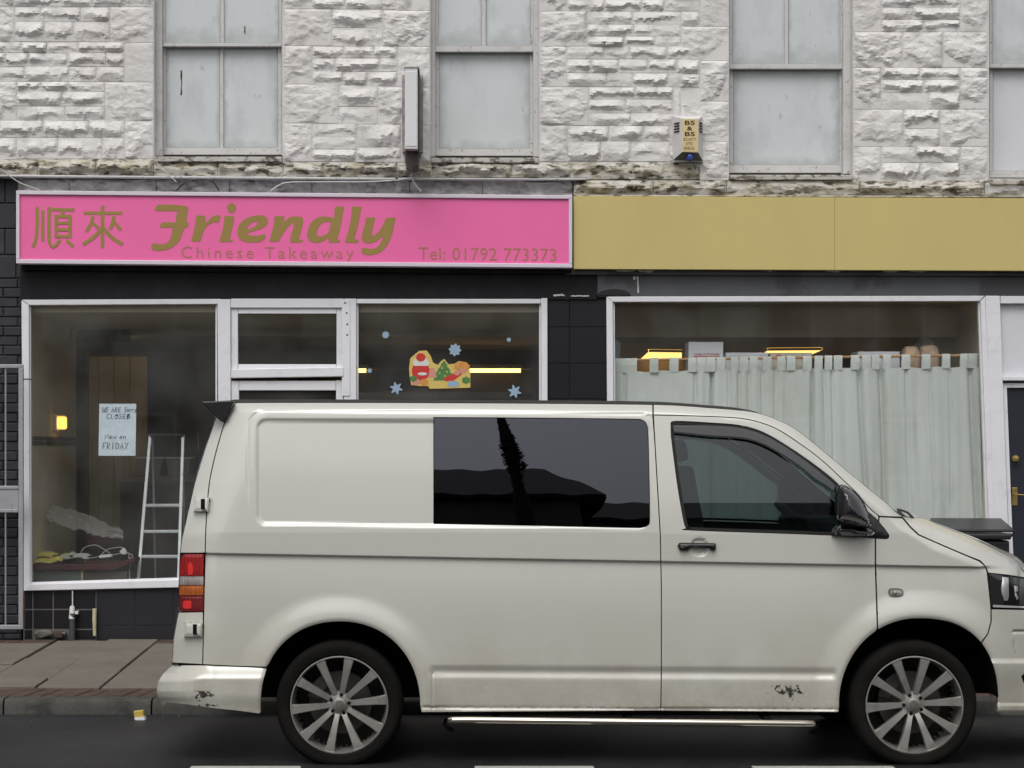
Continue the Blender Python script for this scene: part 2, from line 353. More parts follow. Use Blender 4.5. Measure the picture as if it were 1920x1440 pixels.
# ------------------------------------------------------------------ the stone building
bd = thing('terraced_building', (0, YF, 0), 'white painted rock faced stone building with sash windows above two shops', 'building')
def stone(x0, y0, x1, y1, style='small', mat=None, depth=None, skew=0):
    """one rock-faced stone filling a photo rectangle on the facade plane"""
    g = .55; x0 += g; x1 -= g; y0 += g * .8; y1 -= g * .8
    s_ = YF / FPX
    nu = max(4, int((x1 - x0) / 5.2)); nv = max(4, int((y1 - y0) / 3.6))
    seed = random.uniform(0, 900); A = {'small': .040, 'big': .040, 'ledge': .060}[style] * random.uniform(.6, 1.2)
    if depth: A = depth
    flat = random.random() < (.08 if style == 'small' else .14)
    planes = [(random.uniform(.35, .9), random.uniform(-1.2, 1.2), random.uniform(-.9, 1.3)) for _ in range(4)]
    vs = []; fs = []
    for j in range(nv + 1):
        v = j / nv
        for i in range(nu + 1):
            u = i / nu
            px = x0 + (x1 - x0) * u; py = y0 + (y1 - y0) * v + skew * (u - .5)
            X = (px - CX) * s_; Z = H - (py - CY) * s_
            if 0 < i < nu and 0 < j < nv:
                X += random.uniform(-.006, .006); Z += random.uniform(-.004, .004)
            du = min(u, 1 - u) * (x1 - x0); dv = min(v, 1 - v) * (y1 - y0)
            eu = max(0, min(1, du / (7.0 if style != 'big' else 9.0))); eu = eu * (2 - eu)
            n1 = noise.noise(Vector((X * 8 + seed, seed * .3, 0))); n2 = noise.noise(Vector((X * 6 + seed * 2, 5, seed)))
            n3 = noise.fractal(Vector((X * 11, Z * 17, seed)), .8, 2.1, 3)
            n4 = noise.noise(Vector((X * 30 + seed, 7, 3))); n5 = noise.noise(Vector((X * 4 + seed, Z * 4, 1)))
            if style == 'big':
                ev = max(0, min(1, dv / 7.0)); ev = ev * (2 - ev)
                p = min(a + b * (u - .5) + c * (v - .5) for a, b, c in planes) + .3
                p = max(.0, min(1.0, p)) * .62 + .30 * n3 + .10 * n5
                rv = .70 + .35 * n1 + .12 * n4 + .25 * (u - .5) * planes[0][1]          # a conchoidal break line across the face
                if not flat and v > rv: p -= (v - rv) * 2.2 * max(.0, .9 + n2 * 1.4); p = max(p, .03)
                p *= eu * ev
            else:
                v0 = max(.2, min(.85, .53 + .30 * n1 + .22 * n4))
                wv = max(.12, min(.62, .36 + .5 * n5))                                           # how steeply it breaks back underneath
                amp = max(.22, min(1.15, .72 + .9 * n2))
                top = max(0, min(1, v / .12))
                p = (v / v0) ** 1.1 if v < v0 else max(0, 1 - (v - v0) / min(wv, 1.0 - v0 + .02))
                p = (amp * p + .16 * n3 * top * (1 - v * .5)) * eu * max(0, min(1, dv / 1.5))
            if flat: p *= .35
            h = .0015 + max(-.02, p) * A
            vs.append((X, YF - h, Z))
    N_ = nu + 1
    for j in range(nv):
        for i in range(nu):
            a, b, c, d = j * N_ + i, j * N_ + i + 1, (j + 1) * N_ + i + 1, (j + 1) * N_ + i
            fs += [(a, d, b), (b, d, c)] if (i + j) % 2 else [(a, d, c), (a, c, b)]
    rim = [i for i in range(N_)] + [j * N_ + nu for j in range(1, nv + 1)] + [nv * N_ + i for i in range(nu - 1, -1, -1)] + [j * N_ for j in range(nv - 1, 0, -1)]
    n0 = len(vs); vs += [(vs[k][0], YF + .03, vs[k][2]) for k in rim]
    m_ = len(rim); fs += [(rim[k], rim[(k + 1) % m_], n0 + (k + 1) % m_, n0 + k) for k in range(m_)]
    MB().add(vs, fs).build('stone', mat or STONE, bd)
def rows(x0, x1, ys, wlo=42, whi=92, skew=0, mat=None):
    """courses of small stones between the given heights"""
    for ya, yb in zip(ys, ys[1:]):
        cuts = [x0]
        while x1 - cuts[-1] > whi:
            cuts.append(cuts[-1] + random.uniform(wlo, whi))
        if len(cuts) > 1 and x1 - cuts[-1] < wlo * .7: cuts.pop()
        cuts.append(x1)
        for a, b in zip(cuts, cuts[1:]):
            j = random.uniform(-1, 1)
            stone(a, ya + j * .5, b, yb + j * .5, 'small', mat, skew=skew * (b - a))
def split3(a, b): return [a, a + (b - a) * random.uniform(.28, .37), a + (b - a) * random.uniform(.62, .70), b]
SK = .006
# left of the first window
stone(-45, -55, 26, 13, 'small'); rows(26, 236, [-55, -30, -10, 13], skew=SK); stone(236, -55, 288, 13, 'big')
stone(-45, 13, 27, 80, 'big'); rows(27, 206, [13, 40, 78], skew=SK); stone(206, 13, 288, 80, 'big')
rows(-45, 233, [79, 99, 125, 153], skew=SK); stone(233, 80, 288, 154, 'big')
stone(-45, 153, 31, 226, 'big'); rows(31, 196, [153, 171, 199, 226], skew=SK); stone(196, 154, 288, 227, 'big')
rows(-45, 233, [226, 258], skew=SK); rows(-45, 233, [258, 298], 50, 84, skew=SK); stone(233, 227, 288, 298, 'big')
# between first and second window
stone(531, -52, 585, 17, 'big'); rows(585, 742, [-52, -30, -5, 17], skew=SK); stone(742, -50, 806, 20, 'big')
stone(531, 17, 622, 86, 'big'); stone(622, 18, 717, 52, 'small', skew=1); stone(622, 52, 717, 87, 'small'); stone(717, 20, 806, 87, 'big')
stone(531, 86, 585, 158, 'big'); rows(585, 745, [87, 109, 134, 160], skew=SK); stone(745, 87, 806, 163, 'big')
stone(531, 158, 634, 231, 'big'); rows(634, 708, [160, 200, 233], 60, 80); stone(708, 163, 806, 235, 'big')
stone(531, 231, 585, 303, 'big'); rows(585, 668, [232, 256, 280, 303]); stone(668, 233, 752, 276, 'small'); stone(668, 276, 752, 304, 'small'); stone(752, 235, 806, 304, 'big')
# between second and third window
stone(1012, -48, 1063, 21, 'big'); stone(1012, 21, 1100, 87, 'big'); stone(1012, 87, 1062, 163, 'big'); stone(1012, 163, 1103, 235, 'big'); stone(1012, 235, 1064, 303, 'big')
rows(1063, 1312, [-48, -24, -2, 21], skew=SK); rows(1100, 1276, [21, 46, 68, 88], skew=SK); rows(1062, 1312, [87, 111, 137, 163], skew=SK)
rows(1103, 1262, [163, 186, 212, 236], skew=SK); rows(1064, 1255, [236, 265, 303], 48, 86, skew=SK)
stone(1312, -20, 1366, 50, 'big'); stone(1276, 50, 1366, 114, 'big'); stone(1312, 114, 1366, 190, 'big'); stone(1276, 190, 1366, 266, 'big'); stone(1312, 266, 1366, 338, 'big')
rows(1312, 1366, [-48, -20]); rows(1276, 1312, [21, 50], 60, 90); rows(1276, 1312, [114, 140, 163], 60, 90); rows(1262, 1276, [163, 236], 60, 90)
rows(1255, 1312, [236, 272, 303], 60, 90)
rows(1104, 1312, [304, 336], 52, 84, skew=SK, mat=STAIN)
# right of the third window
stone(1600, -8, 1652, 60, 'big'); rows(1652, 1800, [-8, 14, 37, 60], skew=SK); stone(1800, -8, 1852, 60, 'big')
rows(1600, 1852, [-60, -34, -8], skew=SK)
stone(1600, 60, 1692, 127, 'big'); stone(1692, 60, 1768, 127, 'big'); stone(1768, 60, 1852, 127, 'big')
stone(1600, 127, 1652, 205, 'big'); rows(1652, 1800, [127, 149, 173, 205], skew=SK); stone(1800, 127, 1852, 205, 'big')
stone(1600, 205, 1694, 275, 'big'); stone(1694, 205, 1762, 241, 'small'); stone(1694, 241, 1762, 275, 'small'); stone(1762, 205, 1852, 275, 'big')
stone(1600, 275, 1652, 340, 'big'); rows(1652, 1800, [275, 305, 340], 56, 80, skew=SK); stone(1800, 275, 1852, 340, 'big')
# stained string courses
for a, b in [(-45, 70), (70, 180), (180, 288)]: stone(a, 298, b, 329, 'ledge', STAIN)
for a, b in [(288, 408), (408, 531), (531, 606), (606, 744)]: stone(a, 304, b, 332, 'ledge', STAIN)
for a, b in [(744, 812), (812, 960), (960, 1072), (1072, 1104)]: stone(a, 305, b, 333, 'ledge', STAIN)
for a, b in [(1076, 1225), (1225, 1362), (1362, 1612), (1612, 1846)]: stone(a, 338, b, 366, 'ledge', STAIN)
stone(1846, 342, 1925, 370, 'big', LEDGE)
# backing walls (with window openings left free), parapet side pieces and reveals
bk = MB()
def wall(px0, py0, px1, py1, Y0=YF + .004, Y1=YF + .36): bk.pbox(px0, py0, px1, py1, Y0, Y1)
for a, b in [(-420, 289), (530, 807), (1011, 1367), (1599, 1854), (2095, 2400)]: wall(a, -420, b, 306 if b < 1000 else 336)
bk.build('wall', STONE, bd)
MB().pbox(-420, -440, 2400, -420, YF - .05, YF + .4).build('coping', STONE, bd)
lm = MB()
lm.pbox(-420, 306, 1076, 334, YF + .014, YF + .3); lm.pbox(1076, 336, 2400, 368, YF + .014, YF + .3)
lm.build('ledge_backing', STAIN, bd)
# drip ledges under the string courses
MB().prism([(-45, 327), (742, 333), (742, 337), (-45, 331)], YF - .055, YF + .02).build('drip_ledge', SASH, bd, bevel=.006)
MB().prism([(746, 333), (1100, 335), (1100, 337), (746, 336)], YF - .055, YF + .02).build('drip_ledge', SASH, bd, bevel=.004)
MB().prism([(1076, 365), (1848, 367), (1848, 370), (1076, 368)], YF - .06, YF + .02).build('drip_ledge', STAIN, bd, bevel=.004)
# the recessed grey lintel band above the pink sign, in lengths
xs = [42, 128, 292, 430, 584, 768, 905, 1074]
for a, b in zip(xs, xs[1:]):
    n = 26; vs = []; fs = []
    for i in range(n + 1):
        for j in range(7):
            px = a + .8 + (b - a - 1.6) * i / n; py = 336 + (372 - 336) * j / 6
            p = P(px, py, YF)
            vs.append((p.x, YF + .045 - .035 * max(0, noise.fractal(Vector((p.x * 7, 1, p.z * 16)), .8, 2.1, 4) + .3), p.z))
    for i in range(n):
        for j in range(6): fs.append((i * 7 + j, (i + 1) * 7 + j, (i + 1) * 7 + j + 1, i * 7 + j + 1))
    MB().add(vs, fs).build('lintel_stone', LEDGE, bd)
MB().pbox(34, 334, 1076, 470, YF + .06, YF + .3).build('lintel_backing', LEDGE, bd)

# ---- sash windows
def sash(x0, x1, fx0, fx1, ymeet, ybot, bar_u, bar_l, pane_l=PANE, ytop=-330, sx=0, sill_y=14):
    """opening x0..x1; the sash frame's inner sight lines fx0..fx1; meeting rail ymeet=(a,b); bottom rail ybot=(a,b)"""
    Yw = YF + .13
    root = MB()
    root.pbox(x0 - 2, ytop, fx0, ybot[1] + 2, Yw - .03, Yw + .10); root.pbox(fx1, ytop, x1 + 2, ybot[1] + 2, Yw - .03, Yw + .10)
    root.pbox(x0 - 2, ytop - 40, x1 + 2, ytop, Yw - .03, Yw + .1)
    sw = root.build('sash_window', SASH, bd, bevel=.006)
    st = 5
    up = MB(); yu = Yw + .01; lo = MB(); yl = Yw + .055
    up.pbox(fx0, ymeet[0], fx1, ymeet[1], yu, yu + .045); up.pbox(fx0, ytop, fx0 + st, ymeet[0], yu + .004, yu + .045); up.pbox(fx1 - st, ytop, fx1, ymeet[0], yu + .004, yu + .045)
    if bar_u: up.pbox(bar_u[0], ytop, bar_u[1], ymeet[0], yu + .006, yu + .04)
    up.build('upper_sash', SASH, sw, bevel=.003)
    lo.pbox(fx0, ybot[0], fx1, ybot[1], yl, yl + .05); lo.pbox(fx0, ymeet[1] - 6, fx0 + st + 2, ybot[0], yl + .003, yl + .045); lo.pbox(fx1 - st - 2, ymeet[1] - 6, fx1, ybot[0], yl + .003, yl + .045)
    if bar_l: lo.pbox(bar_l[0], ymeet[1] - 6, bar_l[1], ybot[0], yl + .008, yl + .04)
    lo.build('lower_sash', SASH, sw, bevel=.003)
    def pane(a, b, c, d, Y, m): MB().pbox(a, b, c, d, Y, Y + .006).build('pane', m, sw)
    e = .4
    if bar_u:
        pane(fx0 + st + e, ytop, bar_u[0] - e, ymeet[0] - e, yu + .022, PANE); pane(bar_u[1] + e, ytop, fx1 - st - e, ymeet[0] - e, yu + .022, PANE)
    else: pane(fx0 + st + e, ytop, fx1 - st - e, ymeet[0] - e, yu + .022, PANE)
    if bar_l:
        pane(fx0 + st + 2 + e, ymeet[1] - 5, bar_l[0] - e, ybot[0] - e, yl + .024, pane_l); pane(bar_l[1] + e, ymeet[1] - 5, fx1 - st - 2 - e, ybot[0] - e, yl + .024, pane_l)
    else: pane(fx0 + st + 2 + e, ymeet[1] - 5, fx1 - st - 2 - e, ybot[0] - e, yl + .024, pane_l)
    a = P(x0 + 1, ybot[1], YF); b_ = P(x1 - 1, ybot[1] + sill_y, YF)
    si = MB().add([(a.x, YF - .03, b_.z), (b_.x, YF - .03, b_.z), (b_.x, Yw + .1, b_.z), (a.x, Yw + .1, b_.z),
                   (a.x, YF - .03, b_.z + .04), (b_.x, YF - .03, b_.z + .04), (b_.x, Yw + .1, a.z + .004), (a.x, Yw + .1, a.z + .004)],
                  [(0, 3, 2, 1), (4, 5, 6, 7), (0, 1, 5, 4), (1, 2, 6, 5), (2, 3, 7, 6), (3, 0, 4, 7)])
    si.build('window_sill', SILL, sw, bevel=.006)
    return sw
sash(289, 530, 304, 528, (80, 87), (277, 290), (413, 420), (412, 419))
sash(807, 1011, 816, 1000, (86, 97), (279, 292), (903, 911), None)
sash(1367, 1599, 1368, 1581, (120, 129), (309, 324), (1472, 1478), None)
sash(1854, 2095, 1855, 2086, (119, 127), (320, 333), (1965, 1972), None, PANE2)
for (x, y, hh, ww) in [(340, 132, 46, 2.2), (459, 49, 14, 1.6)]:       # dark splits in the whitened panes of the first window
    q = []
    for i in range(8): q.append((x + random.uniform(-.8, .8) + ww * .5, y + hh * i / 7))
    q2 = [(a - ww * random.uniform(.6, 1.4), b) for a, b in q[::-1]]
    MB().prism(q + q2, YF + (.2055 if y > 90 else .158), YF + (.208 if y > 90 else .1605)).build('split', BLACKPL, bd)
# dark room behind sash windows
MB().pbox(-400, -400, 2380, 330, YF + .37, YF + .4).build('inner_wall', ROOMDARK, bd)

# ---- shopfront masonry
LB = thing('brick_side_building', (P(-100, 1197, YF).x, YF, .13), 'dark navy painted brick wall left of the pink signed shop', 'building')
MB().pbox(-420, 331, 41, 1204, YF + .075, YF + .5).build('wall', NAVY, LB)
ys = [333, 381, 429, 478, 522]
for i, (a, b) in enumerate(zip(ys, ys[1:])):
    for c, d in ([(-60, 9), (9, 40)] if i % 2 == 0 else [(-60, 30), (30, 40)]):
        MB().pbox(c + 1, a + 1, d - .6, b - 1, YF + .055 + random.uniform(0, .008), YF + .1).build('block', NAVY, LB, bevel=.006)
y = 522.0; i = 0
while y < 1195:
    cs = [(-46, 6), (6, 40)] if i % 2 else [(-20, 33), (33, 40)]
    for c, d in cs:
        MB().pbox(c + .9, y + 1.1, d - .6, min(y + 18, 1199) - .9, YF + .055 + random.uniform(0, .010), YF + .1).build('brick', NAVY, LB, bevel=.005, seg=1)
    y += 18; i += 1

# ------------------------------------------------------------------ signs
A_ = P(30, 357, YF - .14); 
ps = thing('shop_sign', (0, YF - .14, 3.4), 'long pink takeaway sign with gold Chinese characters and lettering', 'sign')
YS = YF - .14
SLOPE = 9 / 1042
def sgn(pts): return pts
def sy(x, y): return y                       # sign slopes with the photo's own pixel coordinates
fr = MB()
def band(pts, Y0, Y1, mb): mb.prism(pts, Y0, Y1)
t0 = (30, 357); t1 = (1073, 366); b1 = (1073, 502); b0 = (30, 494)
def lerp(a, b, t): return (a[0] + (b[0] - a[0]) * t, a[1] + (b[1] - a[1]) * t)
fr.prism([t0, t1, (1073, 373), (30, 364.5)], YS - .012, YS + .13)
fr.build('top_rail', SIGNFR, ps, bevel=.004)
MB().prism([(30, 486), (1073, 494.5), b1, b0], YS - .012, YS + .13).build('bottom_rail', SIGNFR, ps, bevel=.004)
MB().prism([(30, 364.6), (36.5, 364.7), (36.5, 485.9), (30, 485.9)], YS - .012, YS + .13).build('end_rail', SIGNFR, ps, bevel=.003)
MB().prism([(1066.5, 373.1), (1073, 373.2), (1073, 494.3), (1066.5, 494.2)], YS - .012, YS + .13).build('end_rail', SIGNFR, ps, bevel=.003)
MB().prism([(35.5, 363.5), (1067.5, 372), (1067.5, 495.5), (35.5, 487)], YS + .006, YS + .12).build('face_panel', PINK, ps)
def letters(polys, Y, name, mat, parent):
    """flat vinyl shapes: list of (outer, [holes]) in photo pixels"""
    mb = MB()
    for k, (o, hs_) in enumerate(polys):
        Yk = Y - .0002 * (k % 12)
        loops = [[Vector((*P(x, y, Yk).xz, 0)) for x, y in lp] for lp in [o] + hs_]
        flat = [v for lp in loops for v in lp]
        tr = tessellate_polygon(loops)
        mb.add([(v.x, Yk, v.y) for v in flat], tr)
    b = base_of(parent); me = bpy.data.meshes.new(name)
    me.from_pydata([(x - b.x, y - b.y, z - b.z) for x, y, z in mb.v], [], mb.f)
    return link(name, me, mat, parent)
def strokes(lst, w_):
    """polylines with a width -> quads with round-ish ends"""
    out = []
    for pl in lst:
        ww = w_
        if isinstance(pl, tuple): pl, ww = pl
        L_ = []; R_ = []
        n = len(pl)
        for i in range(n):
            a = pl[max(0, i - 1)]; b = pl[min(n - 1, i + 1)]
            dx, dy = b[0] - a[0], b[1] - a[1]; l = math.hypot(dx, dy) or 1
            nx, ny = -dy / l * ww / 2, dx / l * ww / 2
            L_.append((pl[i][0] + nx, pl[i][1] + ny)); R_.append((pl[i][0] - nx, pl[i][1] - ny))
        out.append((L_ + R_[::-1], []))
    return out
def z1(l): return [(30 + x / 4.8, 350 + y / 4.8) for x, y in l]
def z2(l): return [(400 + x / 4.8, 350 + y / 4.8) for x, y in l]
def cr(pts, n=3):                              # closed Catmull-Rom smoothing
    out = []; m_ = len(pts)
    for i in range(m_):
        p0, p1, p2, p3 = (Vector(pts[(i + k) % m_]) for k in (-1, 0, 1, 2))
        for j in range(n):
            t = j / n
            q = .5 * ((2 * p1) + (p2 - p0) * t + (2 * p0 - 5 * p1 + 4 * p2 - p3) * t * t + (3 * p1 - p0 - 3 * p2 + p3) * t ** 3)
            out.append((q.x, q.y))
    return out
F = [(1275,165),(1300,160),(1400,162),(1480,168),(1530,175),(1550,190),(1545,225),(1537,280),(1535,320),(1552,325),(1545,365),(1515,372),(1490,440),(1460,500),(1400,550),(1330,572),(1270,578),(1225,565),(1216,545),(1222,525),(1240,510),(1290,518),(1340,512),(1375,490),(1395,445),(1408,378),(1408,368),(1300,369),(1297,350),(1318,322),(1380,320),(1435,319),(1440,260),(1450,222),(1350,220),(1256,218),(1250,205),(1262,180)]
r_ = [(1625,262),(1665,261),(1700,262),(1706,290),(1700,330),(1760,275),(1800,258),(1838,260),(1835,300),(1820,320),(1775,322),(1730,345),(1690,400),(1670,460),(1655,492),(1620,493),(1583,492),(1580,470),(1600,400),(1615,320)]
i_ = [(100,268),(140,266),(185,265),(180,330),(165,400),(150,470),(178,478),(165,495),(110,497),(60,497),(55,480),(75,420),(95,330)]
e_ = [(215,400),(235,340),(280,295),(340,268),(400,258),(450,262),(485,285),(490,320),(475,350),(430,378),(370,398),(305,418),(315,432),(345,440),(400,440),(460,428),(470,450),(450,480),(400,498),(340,503),(275,492),(230,462)]
eh = [(300,382),(320,345),(350,320),(390,318),(395,335),(370,358),(330,378)]
n_ = [(550,268),(595,266),(635,266),(641,290),(632,320),(680,280),(730,268),(790,272),(808,300),(800,360),(780,430),(770,470),(805,482),(795,502),(750,502),(700,500),(690,480),(705,420),(720,360),(722,330),(700,335),(650,390),(610,450),(590,490),(550,494),(510,495),(508,478),(530,400),(548,310)]
d_ = [(1093,195),(1110,178),(1140,179),(1175,182),(1172,210),(1150,330),(1130,420),(1115,470),(1140,482),(1132,502),(1090,503),(1045,504),(1035,480),(1030,460),(990,490),(930,505),(875,492),(845,450),(850,390),(875,330),(925,285),(980,268),(1050,272),(1082,285),(1090,240)]
dh = [(930,430),(940,380),(970,335),(1010,318),(1055,322),(1050,360),(1035,410),(990,440),(945,445)]
l_ = [(1250,182),(1290,181),(1330,182),(1328,215),(1305,330),(1280,430),(1272,470),(1305,480),(1295,503),(1240,504),(1190,503),(1188,485),(1215,400),(1240,280)]
y_ = [(1375,280),(1415,278),(1455,278),(1450,310),(1435,380),(1425,430),(1445,438),(1490,400),(1530,340),(1550,290),(1570,280),(1605,279),(1640,280),(1630,330),(1610,420),(1580,500),(1540,560),(1480,600),(1410,617),(1350,605),(1335,580),(1345,550),(1380,555),(1430,560),(1480,540),(1510,500),(1525,450),(1470,490),(1400,510),(1350,495),(1335,460),(1345,400),(1365,330)]
dot = [(163 + 41 * math.cos(a * .35), 192 + 44 * math.sin(a * .35)) for a in range(18)]
YL = YS + .004
for q in [(z1(cr(F)), []), (z1(cr(r_)), []), (z2(dot), []), (z2(cr(i_)), []), (z2(cr(e_)), [z2(cr(eh))[::-1]]), (z2(cr(n_)), []), (z2(cr(d_)), [z2(cr(dh))[::-1]]), (z2(cr(l_)), []), (z2(cr(y_)), [])]: letters([q], YL, 'letter', GOLD, ps)
ch1 = [[(190,183),(191,330),(186,430),(175,490),(152,545)], ([(240,213),(240,490)], 28), [(297,183),(297,470),(300,515)], ([(318,207),(527,207)], 28), ([(428,215),(415,262)], 30),
       ([(362,252),(362,462)], 30), ([(485,252),(485,462)], 30), ([(350,268),(498,268)], 27), ([(350,327),(498,327)], 26), ([(350,387),(498,387)], 26), ([(350,447),(498,447)], 27),
       ([(395,478),(365,520),(335,543),(306,522)], 28), ([(452,484),(485,512),(517,542)], 30)]
ch2 = [([(608,238),(957,238)], 30), ([(778,172),(778,552)], 32), ([(692,265),(680,320),(660,360),(630,405)], 30), ([(690,325),(740,372)], 26), ([(882,265),(872,320),(848,385)], 30), ([(882,315),(915,355),(944,392)], 28),
       ([(765,375),(730,425),(680,470),(602,518)], 32), ([(790,375),(830,425),(880,470),(960,518)], 32)]
for cset in (ch1, ch2):
    q = [((z1(c[0]), c[1] / 4.8) if isinstance(c, tuple) else z1(c)) for c in cset]
    letters(strokes(q, 31 / 4.8), YL, 'character', GOLD, ps)
def text(body, px0, py0, px1, py1, Y, mat, parent, name='lettering', offset=0, shear=0, spacing=1, skew=0, split=False):
    """flat print in the built-in font fitted into a photo rectangle"""
    cu = bpy.data.curves.new(name, 'FONT'); cu.body = body; cu.offset = offset; cu.shear = shear; cu.space_character = spacing; cu.resolution_u = 3
    ob = bpy.data.objects.new(name, cu); COL.objects.link(ob)
    dg = bpy.context.evaluated_depsgraph_get(); me0 = ob.evaluated_get(dg).to_mesh()
    vs = [tuple(v.co) for v in me0.vertices]; fs = [tuple(p.vertices) for p in me0.polygons]
    ob.evaluated_get(dg).to_mesh_clear(); bpy.data.objects.remove(ob); bpy.data.curves.remove(cu)
    if not vs: return None
    par_ = list(range(len(vs)))
    def find(a):
        while par_[a] != a: par_[a] = par_[par_[a]]; a = par_[a]
        return a
    for f in fs:
        for q in f[1:]: par_[find(f[0])] = find(q)
    x0 = min(v[0] for v in vs); x1 = max(v[0] for v in vs); y0 = min(v[1] for v in vs); y1 = max(v[1] for v in vs)
    b = base_of(parent); out = []
    for v in vs:
        u = (v[0] - x0) / max(1e-6, x1 - x0); t = (v[1] - y0) / max(1e-6, y1 - y0)
        p = P(px0 + (px1 - px0) * u, py1 + (py0 - py1) * t + skew * u, Y); out.append((p.x - b.x, p.y - b.y, p.z - b.z))
    if not split:
        me = bpy.data.meshes.new(name); me.from_pydata(out, [], fs)
        return tag(link(name, me, mat, parent), kind='stuff')
    isl = {}
    for f in fs: isl.setdefault(find(f[0]), []).append(f)
    for fl in isl.values():
        ids = sorted({i for f in fl for i in f}); ix = {k: i for i, k in enumerate(ids)}
        me = bpy.data.meshes.new('letter'); me.from_pydata([out[k] for k in ids], [], [[ix[i] for i in f] for f in fl]); link('letter', me, mat, parent)
text('Chinese Takeaway', 340, 462, 663, 491, YL, GOLDTHIN, ps, spacing=1.32, offset=-.006, skew=1.5, split=True)
text('Tel: 01792 773373', 785, 463, 1043, 487, YL, GOLDTHIN, ps, spacing=1.05, offset=-.004, skew=3, split=True)

yf = thing('fascia_board', (P(1500, 440, YF - .1).x, YF - .1, 3.4), 'plain mustard yellow fascia board above the curtained shop window', 'sign')
MB().prism([(1075.5, 367.5), (1564.8, 370), (1564.8, 506), (1075.5, 504)], YF - .10, YF + .01).build('fascia_panel', YELLOW, yf, bevel=.0012, seg=1)
MB().prism([(1565.2, 370), (2300, 373), (2300, 509), (1565.2, 506)], YF - .10, YF + .01).build('fascia_panel', YELLOW, yf, bevel=.0012, seg=1)

# ---- dark boards under the signs, pilaster, riser tiles
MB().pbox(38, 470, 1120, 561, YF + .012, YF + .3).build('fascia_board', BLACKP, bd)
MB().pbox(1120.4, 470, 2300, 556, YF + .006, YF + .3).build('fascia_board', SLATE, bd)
MB().prism([(1060, 505), (1920, 508), (2300, 509), (2300, 519), (1060, 515)], YF - .03, YF + .0).build('fascia_moulding', SLATE, bd, bevel=.01)
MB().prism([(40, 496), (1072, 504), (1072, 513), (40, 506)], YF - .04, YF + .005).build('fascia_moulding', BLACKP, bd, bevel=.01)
FLK = M('bare_white_undercoat', (.55, .54, .51), .8, .2, var=.1, vs=30)
def flake(pts, Y): MB().prism([(x + random.uniform(-.6, .6), y + random.uniform(-.5, .5)) for x, y in resample_(pts)], Y, Y + .0015).build('bare_patch', FLK, bd)
def resample_(pts):
    out = []
    for i in range(len(pts)):
        a, b = pts[i], pts[(i + 1) % len(pts)]; k = max(1, int(math.hypot(b[0] - a[0], b[1] - a[1]) / 3))
        out += [(a[0] + (b[0] - a[0]) * j / k, a[1] + (b[1] - a[1]) * j / k) for j in range(k)]
    return out
for q in [[(1194, 517), (1197, 517), (1198, 548), (1195, 550)], [(1188, 518), (1193, 519), (1190, 525), (1187, 523)], [(1038, 552.5), (1056, 551), (1060, 555), (1038, 555.5)], [(1070, 554), (1104, 553.5), (1104, 556), (1070, 556)]]: flake(q, YF + .0035)
for q in [[(1152, 506.6), (1192, 506.6), (1186, 509.5), (1158, 509)], [(1196, 506.8), (1228, 506.8), (1218, 511), (1198, 509)], [(1434, 507.3), (1448, 507.3), (1446, 510)], [(1545, 507.6), (1580, 507.8), (1570, 510.5), (1550, 509)], [(1654, 508), (1684, 508), (1680, 511), (1660, 510)], [(1700, 508.2), (1740, 508.4), (1726, 510.6)]]: flake(q, YF - .033)
vent = MB(); c = P(1150, 557, YF - .02)
vs = [(c.x, YF - .03, c.z)]; 
q = [(1117, 554)] + [(1150 - 33 * math.cos(a * math.pi / 10), 554 - 13 * math.sin(a * math.pi / 10)) for a in range(1, 10)] + [(1183, 554)]
vent.prism(q, YF - .005, YF + .01).build('vent_hood', BLACKPL, bd, bevel=.004)
MB().pbox(1027, 556, 1137, 1204, YF + .05, YF + .4).build('pilaster', DGROUT, bd)
for a, b in [(1027.5, 1067.3), (1068.3, 1136.5)]:
    y = 545
    for yt, yb in [(562, 612.6), (613.4, 680.6), (681.4, 747.6), (748.4, 815), (816, 883), (884, 951), (952, 1019), (1020, 1087), (1088, 1155), (1156, 1200)]:
        MB().pbox(a, yt, b, yb, YF + .034 + random.uniform(0, .002), YF + .06).build('tile', TILE, bd, bevel=.002, seg=1)
# stall risers
MB().pbox(44, 1104, 414, 1204, YF + .0165, YF + .4).build('stall_riser', GROUT, bd)
MB().pbox(655, 1102, 1027, 1204, YF + .03, YF + .4).build('stall_riser', DGROUT, bd)
MB().pbox(1137, 1102, 1872, 1204, YF + .03, YF + .4).build('stall_riser', DGROUT, bd)
def tiles(xs, ys, mat=TILE, Y=YF + .012, gap=1.0, name='tile', skip=()):
    for i, (a, b) in enumerate(zip(xs, xs[1:])):
        for j, (c, d) in enumerate(zip(ys, ys[1:])):
            if (i, j) in skip: continue
            MB().pbox(a + gap, c + gap, b - gap, d - gap, Y + random.uniform(0, .003), YF + .04).build(name, mat, bd, bevel=.0025, seg=1)
tiles([44.5, 61.5, 99.5, 136.5, 180], [1107, 1142.5, 1180, 1200], skip={(1, 2), (2, 2)})
BIGT = M('charcoal_panel_tile', (.020, .019, .024), .45, .3, var=.08, vs=3)
tiles([180.4, 253, 326, 413], [1103, 1173, 1201], BIGT, YF + .008, .35)
tiles([656, 732, 806, 880, 954, 1026], [1103, 1173, 1201], BIGT, YF + .008, .35)
tiles([1138, 1214, 1288, 1362, 1436, 1510, 1584, 1658, 1732, 1806, 1871], [1103, 1173, 1201], BIGT, YF + .008, .35)

